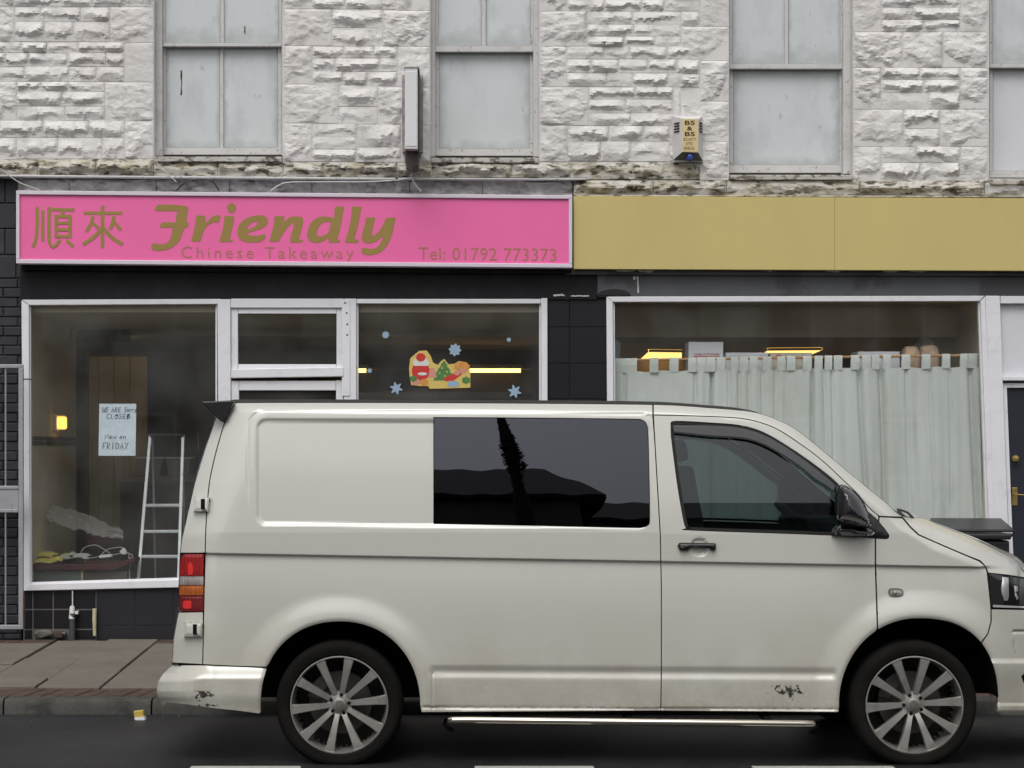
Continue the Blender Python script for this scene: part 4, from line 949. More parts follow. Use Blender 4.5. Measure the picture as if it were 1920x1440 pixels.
tabs = [(1150, 1194), (1218, 1234), (1255, 1272), (1290, 1305), (1306, 1323), (1324, 1341), (1343.5, 1360), (1370, 1384), (1386, 1402), (1405, 1420), (1430, 1446), (1457, 1472), (1475, 1491), (1505, 1521), (1527, 1542), (1546, 1560), (1563, 1579), (1595, 1610), (1616, 1632), (1633.5, 1648), (1655, 1670), (1690, 1706), (1728, 1744), (1766, 1781), (1800, 1814), (1815, 1832)]
for k, (a, b) in enumerate(tabs):
    vs = []; n = 6
    yo = [(-.007, 24), (-.011, 12), (-.012, -1), (-.003, -3.4), (.010, -2), (.014, 10), (.012, 22)]
    for dy, dyp in yo:
        for x in (a, b):
            p = P(x, ry(x) + dyp, YC); vs.append((p.x, YC + dy - (.004 if k % 2 else 0), p.z))
    MB().add(vs, [(2 * i, 2 * i + 1, 2 * i + 3, 2 * i + 2) for i in range(6)]).build('tab', CURT, cv, smooth=True, angle=90)
hm = MB(); vs = []; fs = []
n = 80
for i in range(n + 1):
    x = 1151 + 681 * i / n
    for y in (ry(x) + 40, ry(x) + 43):
        p = P(x, y, YC); vs.append((p.x, YC - .004 + .02 * noise.noise(Vector((x * .02, 0, 0))) - .010, p.z))
shf = thing('window_shelf', P(1480, 706, 17.3), 'plain board shelf behind the curtain carrying boxes and bread', 'shelf')
MB().pbox(1140, 704, 1850, 712, YC + .075, YC + .46).build('shelf_board', RODW, shf)
for x in (1160, 1480, 1830): MB().pbox(x, 712.3, x + 8, 760, YC + .06, YC + .42).build('bracket', GALV, shf)
SZ = P(0, 704, YC + .075).z
YB0 = YC + .09
def carton(name, px0, py0, px1, lab, grp=None, Y=YB0, dep=.28, mat=CARD):
    t = thing(name, P((px0 + px1) / 2, 704, Y), lab, 'box', grp)
    a = P(px0, py0, Y); b = P(px1, 700, Y)
    MB().box(a.x, b.x, Y, Y + dep, SZ + .002, a.z - .004).build('carton', mat, t, bevel=.003)
    m_ = (a.x + b.x) / 2
    MB().box(a.x - .001, b.x + .001, Y + .001, Y + dep / 2 - .001, a.z - .003, a.z).build('flap', mat, t)
    MB().box(a.x - .001, b.x + .001, Y + dep / 2 + .001, Y + dep, a.z - .003, a.z + .001).build('flap', mat, t)
    return t
c1 = carton('white_carton', 1291, 641, 1356, 'tall white carton with red cooking print above the curtain')
text('Cooks in 8 minutes', 1301, 661.5, 1349, 666, YB0 - .0015, REDINK, c1, name='print', offset=.02)
letters([([(1301, 667.5), (1349, 667.5), (1349, 673.5), (1301, 673.5)], [])], YB0 - .0010, 'red_stripe', REDINK, c1)
text('COOKING INSTRUCTIONS', 1307, 669, 1344, 672.4, YB0 - .0020, CARD, c1, name='print')
c2 = carton('white_carton', 1361, 661, 1440, 'long low white carton with faint grey print beside the tall carton', dep=.24)
text('KEEP DRY - THIS WAY UP', 1368, 667, 1400, 670, YB0 - .0015, GREYINK, c2, name='print')
c3 = carton('white_carton', 1444, 661.5, 1523, 'pale carton with a red half disc mark below the ceiling panel', dep=.26, mat=M('ivory_card', (.60, .58, .48), .7))
letters([([(1460 + 7 * math.cos(math.pi * (1 + k / 12)), 671.5 + 7 * math.sin(math.pi * (1 + k / 12))) for k in range(13)], [])], YB0 - .0015, 'red_half_disc', M('orange_red_print', (.55, .10, .04), .6), c3)
letters([([(1503, 672), (1507, 664), (1512, 672)], [])], YB0 - .0015, 'grey_triangle', GREYINK, c3)
letters([([(1473.6, 662), (1474.4, 662), (1474.4, 690), (1473.6, 690)], [])], YB0 - .0015, 'fold_line', GREYINK, c3)
c4 = carton('white_carton', 1609, 659, 1687, 'plain white carton standing left of the bagged bread', dep=.3)
br = thing('bread_pack', P(1727, 704, YB0), 'two pale loaves in a clear plastic bag on the shelf', 'bread')
def loaf(x0, x1, y0, Y0, Y1, nm='loaf'):
    a = P(x0, y0, Y0); b = P(x1, 704, Y0); vs = []; fs = []; n1, n2 = 14, 18
    cx_, cz = (a.x + b.x) / 2, (a.z + SZ) / 2; rx, rz = (b.x - a.x) / 2, (a.z - SZ) / 2 - .003; ym, rY = (Y0 + Y1) / 2, (Y1 - Y0) / 2
    def se(c, p=.45): return math.copysign(abs(c) ** p, c)
    for j in range(n1 + 1):
        t = -math.pi / 2 + math.pi * j / n1
        for i in range(n2):
            s_ = 2 * math.pi * i / n2
            q = Vector((se(math.cos(t)) * se(math.cos(s_)), se(math.cos(t)) * se(math.sin(s_)), se(math.sin(t), .6)))
            k = 1 + .05 * noise.noise(q * 2.5 + Vector((x0, 0, 0)))
            vs.append((cx_ + rx * q.x * k, ym + rY * q.y * k, cz + rz * q.z * (k if q.z > 0 else 1)))
    for j in range(n1):
        for i in range(n2): fs.append((j * n2 + i, j * n2 + (i + 1) % n2, (j + 1) * n2 + (i + 1) % n2, (j + 1) * n2 + i))
    MB().add(vs, fs).build(nm, BREAD, br, smooth=True, angle=80)
loaf(1696, 1727, 648, YB0 + .02, YB0 + .22); loaf(1728, 1763, 646, YB0 + .02, YB0 + .22)
bag = glass('clear_bag_film', (.92, .92, .92), rough=.12, ior=1.35, dust=.16)
vs = []; fs = []; n1, n2 = 16, 28
A0 = P(1690, 704, 17.1)
for j in range(n1 + 1):
    v = j / n1
    for i in range(n2):
        s_ = 2 * math.pi * i / n2
        wv = 38.5 * (1 - .12 * v) if v < .6 else 38.5 * (.93 - (v - .6) * 1.9)
        x = 1729 + 8 * max(0, v - .5) + wv * math.copysign(abs(math.cos(s_)) ** .6, math.cos(s_))
        k = .05 * noise.fractal(Vector((math.cos(s_) * 2, math.sin(s_) * 2, v * 4)), .8, 2, 4)
        p = P(x, 703.5 - 70 * v, YB0 + .12)
        vs.append((p.x + k * .4, YB0 + .12 + (.125 if v < .7 else .125 * (1 - (v - .7) * 2.6)) * math.sin(s_) + k, p.z + k * .5 * min(1, v * 3)))
for j in range(n1):
    for i in range(n2): fs.append((j * n2 + i, j * n2 + (i + 1) % n2, (j + 1) * n2 + (i + 1) % n2, (j + 1) * n2 + i))
MB().add(vs, fs).build('bag', bag, br, smooth=True, angle=50)
CARD2 = M('blue_file_card', (.10, .22, .30), .6)
for (x0, x1, yt, lb, m_) in [(1151.5, 1156, 638, 'pale blue file leaning by the left window post', CARD2), (1157, 1160, 642, 'dull olive file leaning beside the pale blue file', M('olive_file_card', (.20, .19, .11), .6))]:
    tag(MB().prism([(x0 + 2, yt), (x1 + 4, yt - 1), (x1, 703.6), (x0 - 2, 703.6)], YB0 + .02, YB0 + .24).build('file_folder', m_, bevel=.002), lb, 'file', 'files on the window shelf')
def panel_light(c4_, lab):
    zc = 2.617; pts = []
    for x, y in c4_:
        Y = (zc - H) * FPX / (CY - y); pts.append(((x - CX) * Y / FPX, Y))
    cx_, cy_ = sum(p[0] for p in pts) / 4, sum(p[1] for p in pts) / 4
    t = thing('ceiling_panel_light', (cx_, cy_, zc), lab, 'light', 'lit ceiling panels in the right shop')
    mb = MB(); mb.add([(x, y, zc - .02) for x, y in pts] + [(x, y, zc + .001) for x, y in pts], [(0, 1, 2, 3), (0, 4, 5, 1), (1, 5, 6, 2), (2, 6, 7, 3), (3, 7, 4, 0)]); mb.build('diffuser', LAMPP, t)
    fr_ = MB()
    for i in range(4):
        a, b = Vector(pts[i]), Vector(pts[(i + 1) % 4]); d = (b - a).normalized(); nn = Vector((d.y, -d.x)) * .03
        c_ = Vector((cx_, cy_))
        if (a - c_).dot(nn) < 0: nn = -nn
        q = [a + nn * .1, b + nn * .1, b + nn, a + nn]
        fr_.add([(p.x, p.y, zc - .024) for p in q] + [(p.x, p.y, zc) for p in q], [(0, 1, 2, 3), (4, 5, 6, 7), (0, 1, 5, 4), (1, 2, 6, 5), (2, 3, 7, 6), (3, 0, 4, 7)])
    fr_.build('frame', WHITEPL, t)
panel_light([(1216, 655.5), (1278, 656.5), (1278, 673), (1197, 673)], 'lit yellow ceiling panel left of the tall white carton')
panel_light([(1440, 653), (1541, 652), (1520, 661), (1424, 661)], 'lit yellow ceiling panel above the red half disc carton')

# ------------------------------------------------------------------ things fixed to the facade
lb_ = thing('projecting_light_box', P(775, 200, YF), 'narrow white projecting light box with brown base beside the second window', 'sign')
MB().pbox(759, 126, 783, 279, YF - .52, YF - .06).build('case', WPAINT, lb_, bevel=.004)
MB().pbox(760.5, 134, 781.5, 274, YF - .5255, YF - .521).build('end_panel', M('pale_acrylic', (.66, .67, .68), .35, .4, var=.03), lb_, bevel=.002)
MB().pbox(757.5, 123, 786, 126.4, YF - .53, YF - .05).build('cap', SASH, lb_, bevel=.002)
MB().pbox(783.4, 130, 786.5, 284, YF - .45, YF - .05).build('side_trim', BROWNPL, lb_)
MB().prism([(758.5, 280), (785, 280), (783, 309), (772, 314), (760, 306)], YF - .40, YF - .05).build('base_bracket', BROWNPL, lb_, bevel=.006)
MB().pbox(754, 140, 793, 285, YF - .055, YF - .005).build('back_plate', M('stained_back_plate', (.30, .27, .27), .7, var=.15, vs=10, dirt=[((.10, .07, .06), 14, .5, .7, .7)]), lb_, bevel=.003)
MB().tube([*sm([(772, 312), (774, 324), (771, 330), (778, 345), (790, 359)], YF - .09)], .005, 6).build('cable', WHITEPL, lb_, smooth=True)
al = thing('alarm_box', P(1293, 262, YF), 'small white burglar alarm box with yellow label and blue strobe', 'alarm')
Yb, Yn = YF - .035, YF - .16
o = [(1260, 217), (1262, 300), (1318, 302), (1317, 218)]; f_ = [(1279, 222), (1279, 285), (1309, 286), (1310, 223)]
q = [P(x, y, Yb) for x, y in o] + [P(x, y, Yn) for x, y in f_] + [P(1262, 304, Yb), P(1318, 304, Yb)]
MB().add(q, [(4, 5, 6, 7), (0, 1, 5, 4), (3, 7, 6, 2), (0, 4, 7, 3)]).build('cover', WHITEPL, al, bevel=.003)
MB().add([q[5], q[1], q[2], q[6]], [(0, 1, 2, 3)]).build('sounder_plate', ALGREY, al)
MB().add([P(1260, 217, Yb), P(1262, 304, Yb), P(1318, 304, Yb), P(1317, 218, Yb)] + [P(1260, 217, YF - .0), P(1262, 304, YF), P(1318, 304, YF), P(1317, 218, YF)], [(0, 1, 2, 3), (0, 4, 5, 1), (1, 5, 6, 2), (2, 6, 7, 3), (3, 7, 4, 0)]).build('back_box', WHITEPL, al)
MB().pbox(1279.6, 223, 1308.6, 284.5, Yn - .003, Yn - .0005).build('label_plate', ALYEL, al)
for tx, a in [('BS', (1284, 226, 1303, 234.5)), ('&', (1288, 237, 1298.5, 245)), ('BS', (1284, 247, 1303, 255.5))]: text(tx, *a, Yn - .0035, BROWNINK, al, offset=.035, spacing=1.1, split=True)
text('SECURITY', 1281, 258.5, 1305, 264, Yn - .0035, BROWNINK, al, offset=.005); text('0792', 1286, 266.5, 1299, 272.5, Yn - .0035, BROWNINK, al, offset=.005); text('898226', 1282.5, 275, 1302, 281, Yn - .0035, BROWNINK, al, offset=.005)
sl_ = MB()
for k in range(4):
    y = 231 + k * 5.2
    for (xa, xb, t) in [(1264.5, 1273, .2), (1312, 1316.4, .6)]:
        p0, p1 = P(xa, y + 1.2, Yb - .03), P(xb, y - .6, Yb - .095) if xa < 1300 else P(xb, y + 1, Yb - .03)
        if xa > 1300: p0 = P(xa, y - .6, Yb - .10)
        sl_.tube([p0, p1], .0065, 6)
sl_.build('louvre_slot', BROWNINK, al)
c_ = P(1293, 295, YF - .10); MB().lathe([(0, -.05), (.02, -.045), (.028, -.025), (.03, 0), (.03, .02)], c_, 20).build('strobe', BLUE, al, smooth=True)
MB().tube(sm([(1300, 304), (1303, 312), (1304, 319)], YF - .06), .004, 5).build('cable', BROWNPL, al)
for pts, Y, r, m_, lb in [([(330, 358), (345, 344), (362, 337), (382, 336), (398, 340), (406, 350), (411, 358)], YF - .10, .006, BLACKPL, 'black cable looping up behind the pink sign top'),
                      ([(508, 358), (520, 349), (540, 342), (600, 341), (680, 341), (742, 338), (770, 333), (786, 334)], YF - .085, .005, SASH, 'pale cable running along above the pink sign'),
                      ([(-30, 300), (0, 316), (18, 330), (38, 343), (60, 351), (74, 356)], YF - .09, .005, FLEX, 'grey white cable drooping from the left above the sign'),
                      ([(292, 303), (304, 316), (318, 330), (331, 341)], YF - .07, .004, SASH, 'thin pale cable hanging under the first sash window')]:
    tag(MB().tube(sm(pts, Y), r, 6).build('cable', m_, smooth=True), lb, 'cable')
# pipes and rubble at the foot of the left shop
p1 = thing('waste_pipe', P(135, 1197, YF - .04), 'grey waste pipe with white upper collar by the left shop base', 'pipe')
MB().tube([P(135.5, 1150, YF - .045), P(135.5, 1201, YF - .045)], .024, 14).build('lower_pipe', GPIPE, p1, smooth=True)
MB().tube([P(135.5, 1136, YF - .045), P(135.5, 1139, YF - .045), P(135, 1150, YF - .045), P(135, 1160, YF - .045)], [.015, .02, .022, .026], 14).build('collar', WHITEPL, p1, smooth=True)
MB().tube([P(136, 1108, YF - .012), P(136, 1136, YF - .03)], .005, 6).build('thin_pipe', SASH, p1)
MB().pbox(140, 1146, 146, 1152, YF - .05, YF + .01).build('clip', WHITEPL, p1, bevel=.003)
tag(MB().tube([P(177.5, 1141, YF - .03), P(177, 1165, YF - .032), P(177.5, 1192, YF - .03)], [.017, .016, .013], 12).build('cut_pipe', YPIPE, smooth=True), 'flaking cream stub of pipe right of the grey waste pipe', 'pipe')
for (x, y, w_, h, lb) in [(81, 1188, 34, 14, 'largest grey broken block lying against the black tiles'), (110, 1190, 20, 15, 'brown broken brick chunk between block and grey pipe'), (121, 1187, 7, 5, 'small pale chip of rubble by the grey pipe')]:
    vs = []; p = P(x, y, YF - .03); fs = []; bm = bmesh.new(); bmesh.ops.create_icosphere(bm, subdivisions=2, radius=1)
    for v in bm.verts:
        k = 1 + .25 * noise.noise(v.co * 1.7 + Vector((x, 0, 0)))
        v.co = Vector((p.x + max(-.8, min(.8, v.co.x)) * k * w_ * .0026, YF - .03 + max(-.7, min(.7, v.co.y)) * k * .05, p.z + max(-.75, min(.75, v.co.z)) * k * h * .0027))
    mb = MB().add([v.co[:] for v in bm.verts], [[v.index for v in f.verts] for f in bm.faces]); bm.free()
    tag(mb.build('rubble_block', RUBBLE if w_ != 20 else PAVER), lb, 'rubble', 'broken masonry at the foot of the shop')
# steel gate at the far left
gt = thing('metal_gate', (P(0, 1178, 16.42).x, 16.42, zp(16.4)), 'galvanised steel gate of thin bars left of the pink signed shop', 'gate')
Yg = 16.42
fr = MB(); fr.pbox(-128, 683, 43, 690, Yg, Yg + .03); fr.pbox(-128, 1172, 43, 1180, Yg, Yg + .03); fr.build('rail', GALV, gt, bevel=.003)
MB().pbox(34.5, 690.3, 43, 1171.7, Yg, Yg + .035).build('stile', GALV, gt, bevel=.003); MB().pbox(-128, 690.3, -119, 1171.7, Yg, Yg + .035).build('stile', GALV, gt, bevel=.003)
MB().pbox(-118.6, 911, 34.2, 917, Yg, Yg + .03).build('rail', GALV, gt, bevel=.003); MB().pbox(-118.6, 954.5, 34.2, 961, Yg, Yg + .03).build('rail', GALV, gt, bevel=.003)
MB().pbox(-118.6, 917.4, 34.2, 954.2, Yg + .008, Yg + .014).build('lock_plate', GALV, gt)
for x in (10.5, -13.5, -37.5, -61.5, -85.5, -109):
    for (a, b) in ((690.3, 910.7), (961.3, 1171.7)):
        p, q = P(x, a, Yg + .014), P(x, b, Yg + .014); MB().tube([p, q], .0065, 6).build('bar', GALV, gt, smooth=True)
MB().tube([P(43, 711, Yg + .01), P(59, 711, Yg + .01)], .006, 8).build('latch_bolt', BROWNPL, gt, smooth=True)
MB().pbox(43.3, 1120, 45.3, 1160, Yg + .02, Yg + .05).build('hinge_block', M('faded_red_paint', (.22, .07, .05), .7), gt)
# wheeled bin by the right door
bn = thing('wheelie_bin', (P(1820, 1200, 16.0).x, 16.1, zp(16)), 'black wheeled bin standing in front of the right shop door', 'bin')
YB = 15.85
lid = MB(); q = [P(1744, 975.5, YB + .55), P(1878, 976, YB + .55), P(1903, 993, YB), P(1739, 992, YB), P(1744, 978, YB + .58), P(1878, 979, YB + .58), P(1903, 998.5, YB), P(1739, 997.5, YB)]
for k in (0, 1): q[k].z += .02
lid.add(q, [(0, 1, 2, 3), (4, 7, 6, 5), (3, 2, 6, 7), (0, 3, 7, 4), (1, 5, 6, 2), (0, 4, 5, 1)]); lid.build('lid', BLACKPL, bn, bevel=.012, seg=3)
MB().prism([(1744, 1000), (1899, 1001), (1896, 1012), (1747, 1011)], YB - .02, YB + .5).build('rim', BLACKPL, bn, bevel=.012)
MB().prism([(1748, 1012.4), (1894, 1013.4), (1884, 1212), (1760, 1212)], YB + .02, YB + .47).build('body', BLACKPL, bn, bevel=.02)
for x in (1758, 1822): MB().pbox(x, 972, x + 22, 977, YB + .5, YB + .54).build('hinge', BLACKPL, bn, bevel=.005)
MB().tube([P(1742, 1003, YB + .62), P(1898, 1003, YB + .62)], .014, 10).build('handle_bar', BLACKPL, bn, smooth=True)
for x in (1752, 1892):
    p = P(x, 1215, YB + .5); MB().lathe([(.03, -.025), (.095, -.025), (.1, -.01), (.1, .01), (.095, .025), (.03, .025)], (p.x, p.y, zp(16.3) + .1), 24, 'x', True).build('wheel', BLACKPL, bn, smooth=True)
# dropped packet in the gutter
pk = thing('dropped_packet', (P(260, 1345, 12.6).x, 12.6, 0), 'crushed yellow and white packet lying in the gutter', 'litter')
MB().prism([(250, 1334.5), (268, 1332.5), (270, 1344), (252, 1346)], 12.60, 12.66).build('packet', M('yellow_packet', (.50, .36, .08), .5, var=.1, vs=40), pk, bevel=.003)
MB().prism([(251.5, 1346.3), (270, 1344.3), (272, 1351), (253, 1351.5)], 12.59, 12.66).build('white_end', CARD, pk, bevel=.003)

# ------------------------------------------------------------------ across the street (seen only as reflections)
def house(name, lab, x0, x1, ydep, zw, zr, hip_l, hip_r, Y):
    t = thing(name, ((x0 + x1) / 2, Y, 0), lab, 'house', 'houses across the street')
    MB().box(x0, x1, Y - ydep, Y, 0, zw).build('wall', RENDER_, t)
    e = .35; ym = Y - ydep / 2
    v = [(x0 - e, Y + e, zw), (x1 + e, Y + e, zw), (x1 + e, Y - ydep - e, zw), (x0 - e, Y - ydep - e, zw), (x0 + hip_l, ym, zr), (x1 - hip_r, ym, zr)]
    MB().add([(x, y, z + .01) for x, y, z in v] + [(x, y, z - .12) for x, y, z in v[:4]], [(0, 1, 5, 4), (1, 2, 5), (2, 3, 4, 5), (3, 0, 4), (6, 9, 8, 7), (0, 6, 7, 1), (1, 7, 8, 2), (2, 8, 9, 3), (3, 9, 6, 0)]).build('roof', ROOFT, t)
    x = x0 + .9
    while x < x1 - 1.2:
        for z0 in (1.0, 3.7):
            if z0 + 1.3 < zw:
                wn = MB().box(x, x + 1.1, Y - .02, Y + .04, z0, z0 + 1.35).build('window', WPAINT, t)
                MB().box(x + .08, x + 1.02, Y + .042, Y + .05, z0 + .08, z0 + 1.27).build('pane', BLACKPL, wn)
        x += 2.4
house('hipped_house', 'grey rendered house with a hipped slate roof across the street', -12, 1.6, 6, 5.3, 7.1, 2.5, .3, -5)
house('low_house', 'low grey house with a slate roof across the street', -1.5, 16, 6, 5.9, 7.35, .3, 2, -11.6)
tag(MB().add([(-120, -9, 0), (120, -9, 0), (120, -2.9, 0), (-120, -2.9, 0), (-120, -2.9, .12), (120, -2.9, .12), (120, -9, .12), (-120, -9, .12)], [(3, 2, 1, 0), (4, 5, 6, 7), (3, 4, 5, 2)]).build('far_pavement', SLAB), 'pavement on the other side of the street', None, None, 'structure')
po = thing('telegraph_pole', (.78, -3.6, 0), 'leaning tarred telegraph pole with ivy across the street', 'pole')
MB().tube([(1.15, -3.6, 0), (.81, -3.6, 4.5), (.42, -3.6, 9)], [.10, .09, .065], 14).build('pole', WOODP, po, smooth=True)
iv = MB()
for k in range(700):
    z = random.triangular(4.2, 7.4, 6.1); r = .07 + .07 * math.exp(-((z - 6.0) / .6) ** 2) * random.random(); a = random.uniform(0, 6.28)
    c = Vector((1.185 - .0838 * z + r * math.cos(a), -3.6 + r * math.sin(a), z)); s_ = random.uniform(.03, .06)
    u = Vector((random.uniform(-1, 1), random.uniform(-1, 1), random.uniform(-1, 1))).normalized(); v = u.cross(Vector((.3, .5, .8))).normalized()
    iv.add([c - u * s_, c + v * s_ * .6, c + u * s_, c - v * s_ * .6], [(0, 1, 2, 3)])
tag(iv.build('ivy', IVY, po), kind='stuff')

# ------------------------------------------------------------------ the van
YMID2 = 2 * YV + 1.90                          # Y + Y' of mirrored points
van = thing('parked_van', (P(1170, 1434, YV).x, YV + .95, 0), 'cream white panel van with black roof and ten spoke alloy wheels at the kerb', 'van')
def W3(u, v, d):
    Y = YV + d
    return np.stack([(u - CX) * Y / FPX, Y, H - (v - CY) * Y / FPX], -1)
RS_V = [700, 755, 783, 840, 905, 970, 1010, 1040, 1145, 1165, 1200, 1243, 1400]; RS_U = [437, 418, 405, 385, 365, 350, 341, 337, 335, 331, 325, 323, 320]
TOP = [(300, 760), (420, 757), (437, 755), (600, 754.5), (800, 755), (1000, 756), (1230, 758.5), (1330, 764.5), (1385, 769), (1425, 775.5), (1458, 787), (1490, 803), (1524, 829), (1560, 859), (1595, 888), (1630, 917), (1662, 943), (1692, 967.5),
       (1732, 972), (1765, 986), (1830, 1012), (1880, 1037), (1905, 1051), (1922, 1073), (1960, 1120), (2000, 1150), (2034, 1190), (2200, 1400)]
def smooth_curve(pts, n=6):
    out = []
    for i in range(len(pts) - 1):
        p0, p1, p2, p3 = (Vector(pts[min(max(i + k, 0), len(pts) - 1)]) for k in (-1, 0, 1, 2))
        for j in range(n):
            t = j / n; q = .5 * ((2 * p1) + (p2 - p0) * t + (2 * p0 - 5 * p1 + 4 * p2 - p3) * t * t + (3 * p1 - p0 - 3 * p2 + p3) * t ** 3); out.append((q.x, q.y))
    return out + [tuple(pts[-1])]
TOPS = smooth_curve(TOP); TU = np.array([p[0] for p in TOPS]); TV = np.array([p[1] for p in TOPS])
def sst(a, b, x): t = np.clip((x - a) / (b - a), 0, 1); return t * t * (3 - 2 * t)
ARCH = [(638, 1322, 149, 156, 2.18, 2.1), (1722, 1322, 148, 162, 2.05, 2.42)]          # centre, half axes, exponents behind and ahead
def arch_rho(k, u, v):
    uc, vc, a, b, n0, n1 = ARCH[k]; n = np.where(u < uc, n0, n1)
    return (np.abs((u - uc) / a) ** n + np.abs((v - vc) / b) ** n) ** (1 / n)
RC = (478, 1219, 782, 987, 22)                 # window recess: u0, u1, v0, v1, corner radius
def d_base(u, v):
    t = np.maximum(0, (1000 - v) / 360); d = .11 * t + .06 * t * t
    b = np.maximum(0, (v - 1040) / 360); d = d + .03 * b * b
    w_ = np.maximum(0, u - np.interp(v, RS_V, RS_U)); d = d + .15 * np.maximum(0, 1 - w_ / 105) ** 2.6
    d = d + .42 * np.maximum(0, 1 - np.maximum(0, 2036 - u) / 330) ** 2.2
    vt = np.interp(u, TU, TV); sl = np.interp(u + 3, TU, TV) - np.interp(u - 3, TU, TV); c = 1 / np.sqrt(1 + (sl / 6) ** 2)
    dist = np.maximum(0, (v - vt) * c)
    hood = sst(1670, 1740, u)
    band = 19 * (1 - hood) + 50 * hood; amp = .085 * (1 - hood) + .30 * hood
    d = d + amp * np.maximum(0, 1 - dist / band) ** 2.2
    return d
def belt(u): return 1039.5 + (u - 385) * .0178
def d_body(u, v):
    d = d_base(u, v)
    bf = sst(372, 384, u)
    vb = belt(u)
    d = d + bf * .021 * sst(vb - 3.5, vb, v) * np.clip(1 - (v - vb) / 105, 0, 1) ** 2
    # lower crease and sill
    fade = sst(800, 816, u) * sst(1574, 1560, u); vl = 1259 + (u - 810) * .006
    d = d + fade * (.011 * sst(vl - 14, vl, v) - .012 * sst(vl - 1, vl + 15, v) + .001 * sst(vl + 14, vl + 46, v))
    d = d + .007 * np.exp(-((v - 1326.5 - (u - 800) * .005) / 1.8) ** 2) * sst(786, 800, u)
    d = d + .006 * np.exp(-((u - 810.5) / 1.4) ** 2) * sst(vl, vl + 6, v)
    # wheel arch flares
    for k in (0, 1):
        rho = arch_rho(k, u, v); dist = np.maximum(0, (rho - 1) * 153)
        d = d - .026 * (1 - sst(4, 55, dist)) + .010 * np.maximum(0, 1 - dist / 9) ** 2
    # window recess
    u0, u1, v0, v1, r = RC; vv = v - (u - 478) * .0085
    qx = np.abs(u - (u0 + u1) / 2) - (u1 - u0) / 2 + r; qy = np.abs(vv - (v0 + v1) / 2) - (v1 - v0) / 2 + r
    sd = np.sqrt(np.maximum(qx, 0) ** 2 + np.maximum(qy, 0) ** 2) + np.minimum(np.maximum(qx, qy), 0) - r
    d = d + .013 * sst(0, -9, sd)
    d = d + .0045 * np.exp(-((sd - 13) / 2.6) ** 2) * np.maximum(sst(560, 500, u), sst(792, 776, v)) * sst(960, 900, v)
    # door handle dish
    rr = np.sqrt((u - 1311) ** 2 + (v - 1026) ** 2); d = d + .012 * sst(19, 13, rr) * (1 + 0 * u)
    return d
def resample(poly, step, closed=True):
    out = []; n = len(poly)
    for i in range(n if closed else n - 1):
        a, b = poly[i], poly[(i + 1) % n]; k = max(1, int(math.hypot(b[0] - a[0], b[1] - a[1]) / step + .5))
        for j in range(k): out.append((a[0] + (b[0] - a[0]) * j / k, a[1] + (b[1] - a[1]) * j / k))
    return out
def area2(p): return sum(p[i][0] * p[(i + 1) % len(p)][1] - p[(i + 1) % len(p)][0] * p[i][1] for i in range(len(p)))
def shrink(poly, g):
    if area2(poly) < 0: poly = poly[::-1]
    n = len(poly); out = []
    for i in range(n):
        a, b, c = poly[i - 1], poly[i], poly[(i + 1) % n]
        e1 = Vector((b[0] - a[0], b[1] - a[1])); e2 = Vector((c[0] - b[0], c[1] - b[1]))
        if e1.length < 1e-6 or e2.length < 1e-6: out.append(b); continue
        e1.normalize(); e2.normalize(); nn = Vector((-e1.y - e2.y, e1.x + e2.x))
        if nn.length < 1e-6: out.append(b); continue
        nn.normalize(); k = max(.4, nn.dot(Vector((-e1.y, e1.x)))); out.append((b[0] + nn.x * g / k, b[1] + nn.y * g / k))
    return out
def inside(px, py, poly):
    r = np.zeros(px.shape, bool); n = len(poly)
    for i in range(n):
        (x1, y1), (x2, y2) = poly[i], poly[(i + 1) % n]
        if y1 == y2: continue
        c = ((y1 > py) != (y2 > py)) & (px < (x2 - x1) * (py - y1) / (y2 - y1) + x1); r ^= c
    return r
def bdist(px, py, loops):
    m = np.full(px.shape, 1e9)
    for poly in loops:
        for i in range(len(poly)):
            (x1, y1), (x2, y2) = poly[i], poly[(i + 1) % len(poly)]; dx, dy = x2 - x1, y2 - y1; l2 = dx * dx + dy * dy or 1e-9
            t = np.clip(((px - x1) * dx + (py - y1) * dy) / l2, 0, 1); m = np.minimum(m, (px - x1 - t * dx) ** 2 + (py - y1 - t * dy) ** 2)
    return np.sqrt(m)
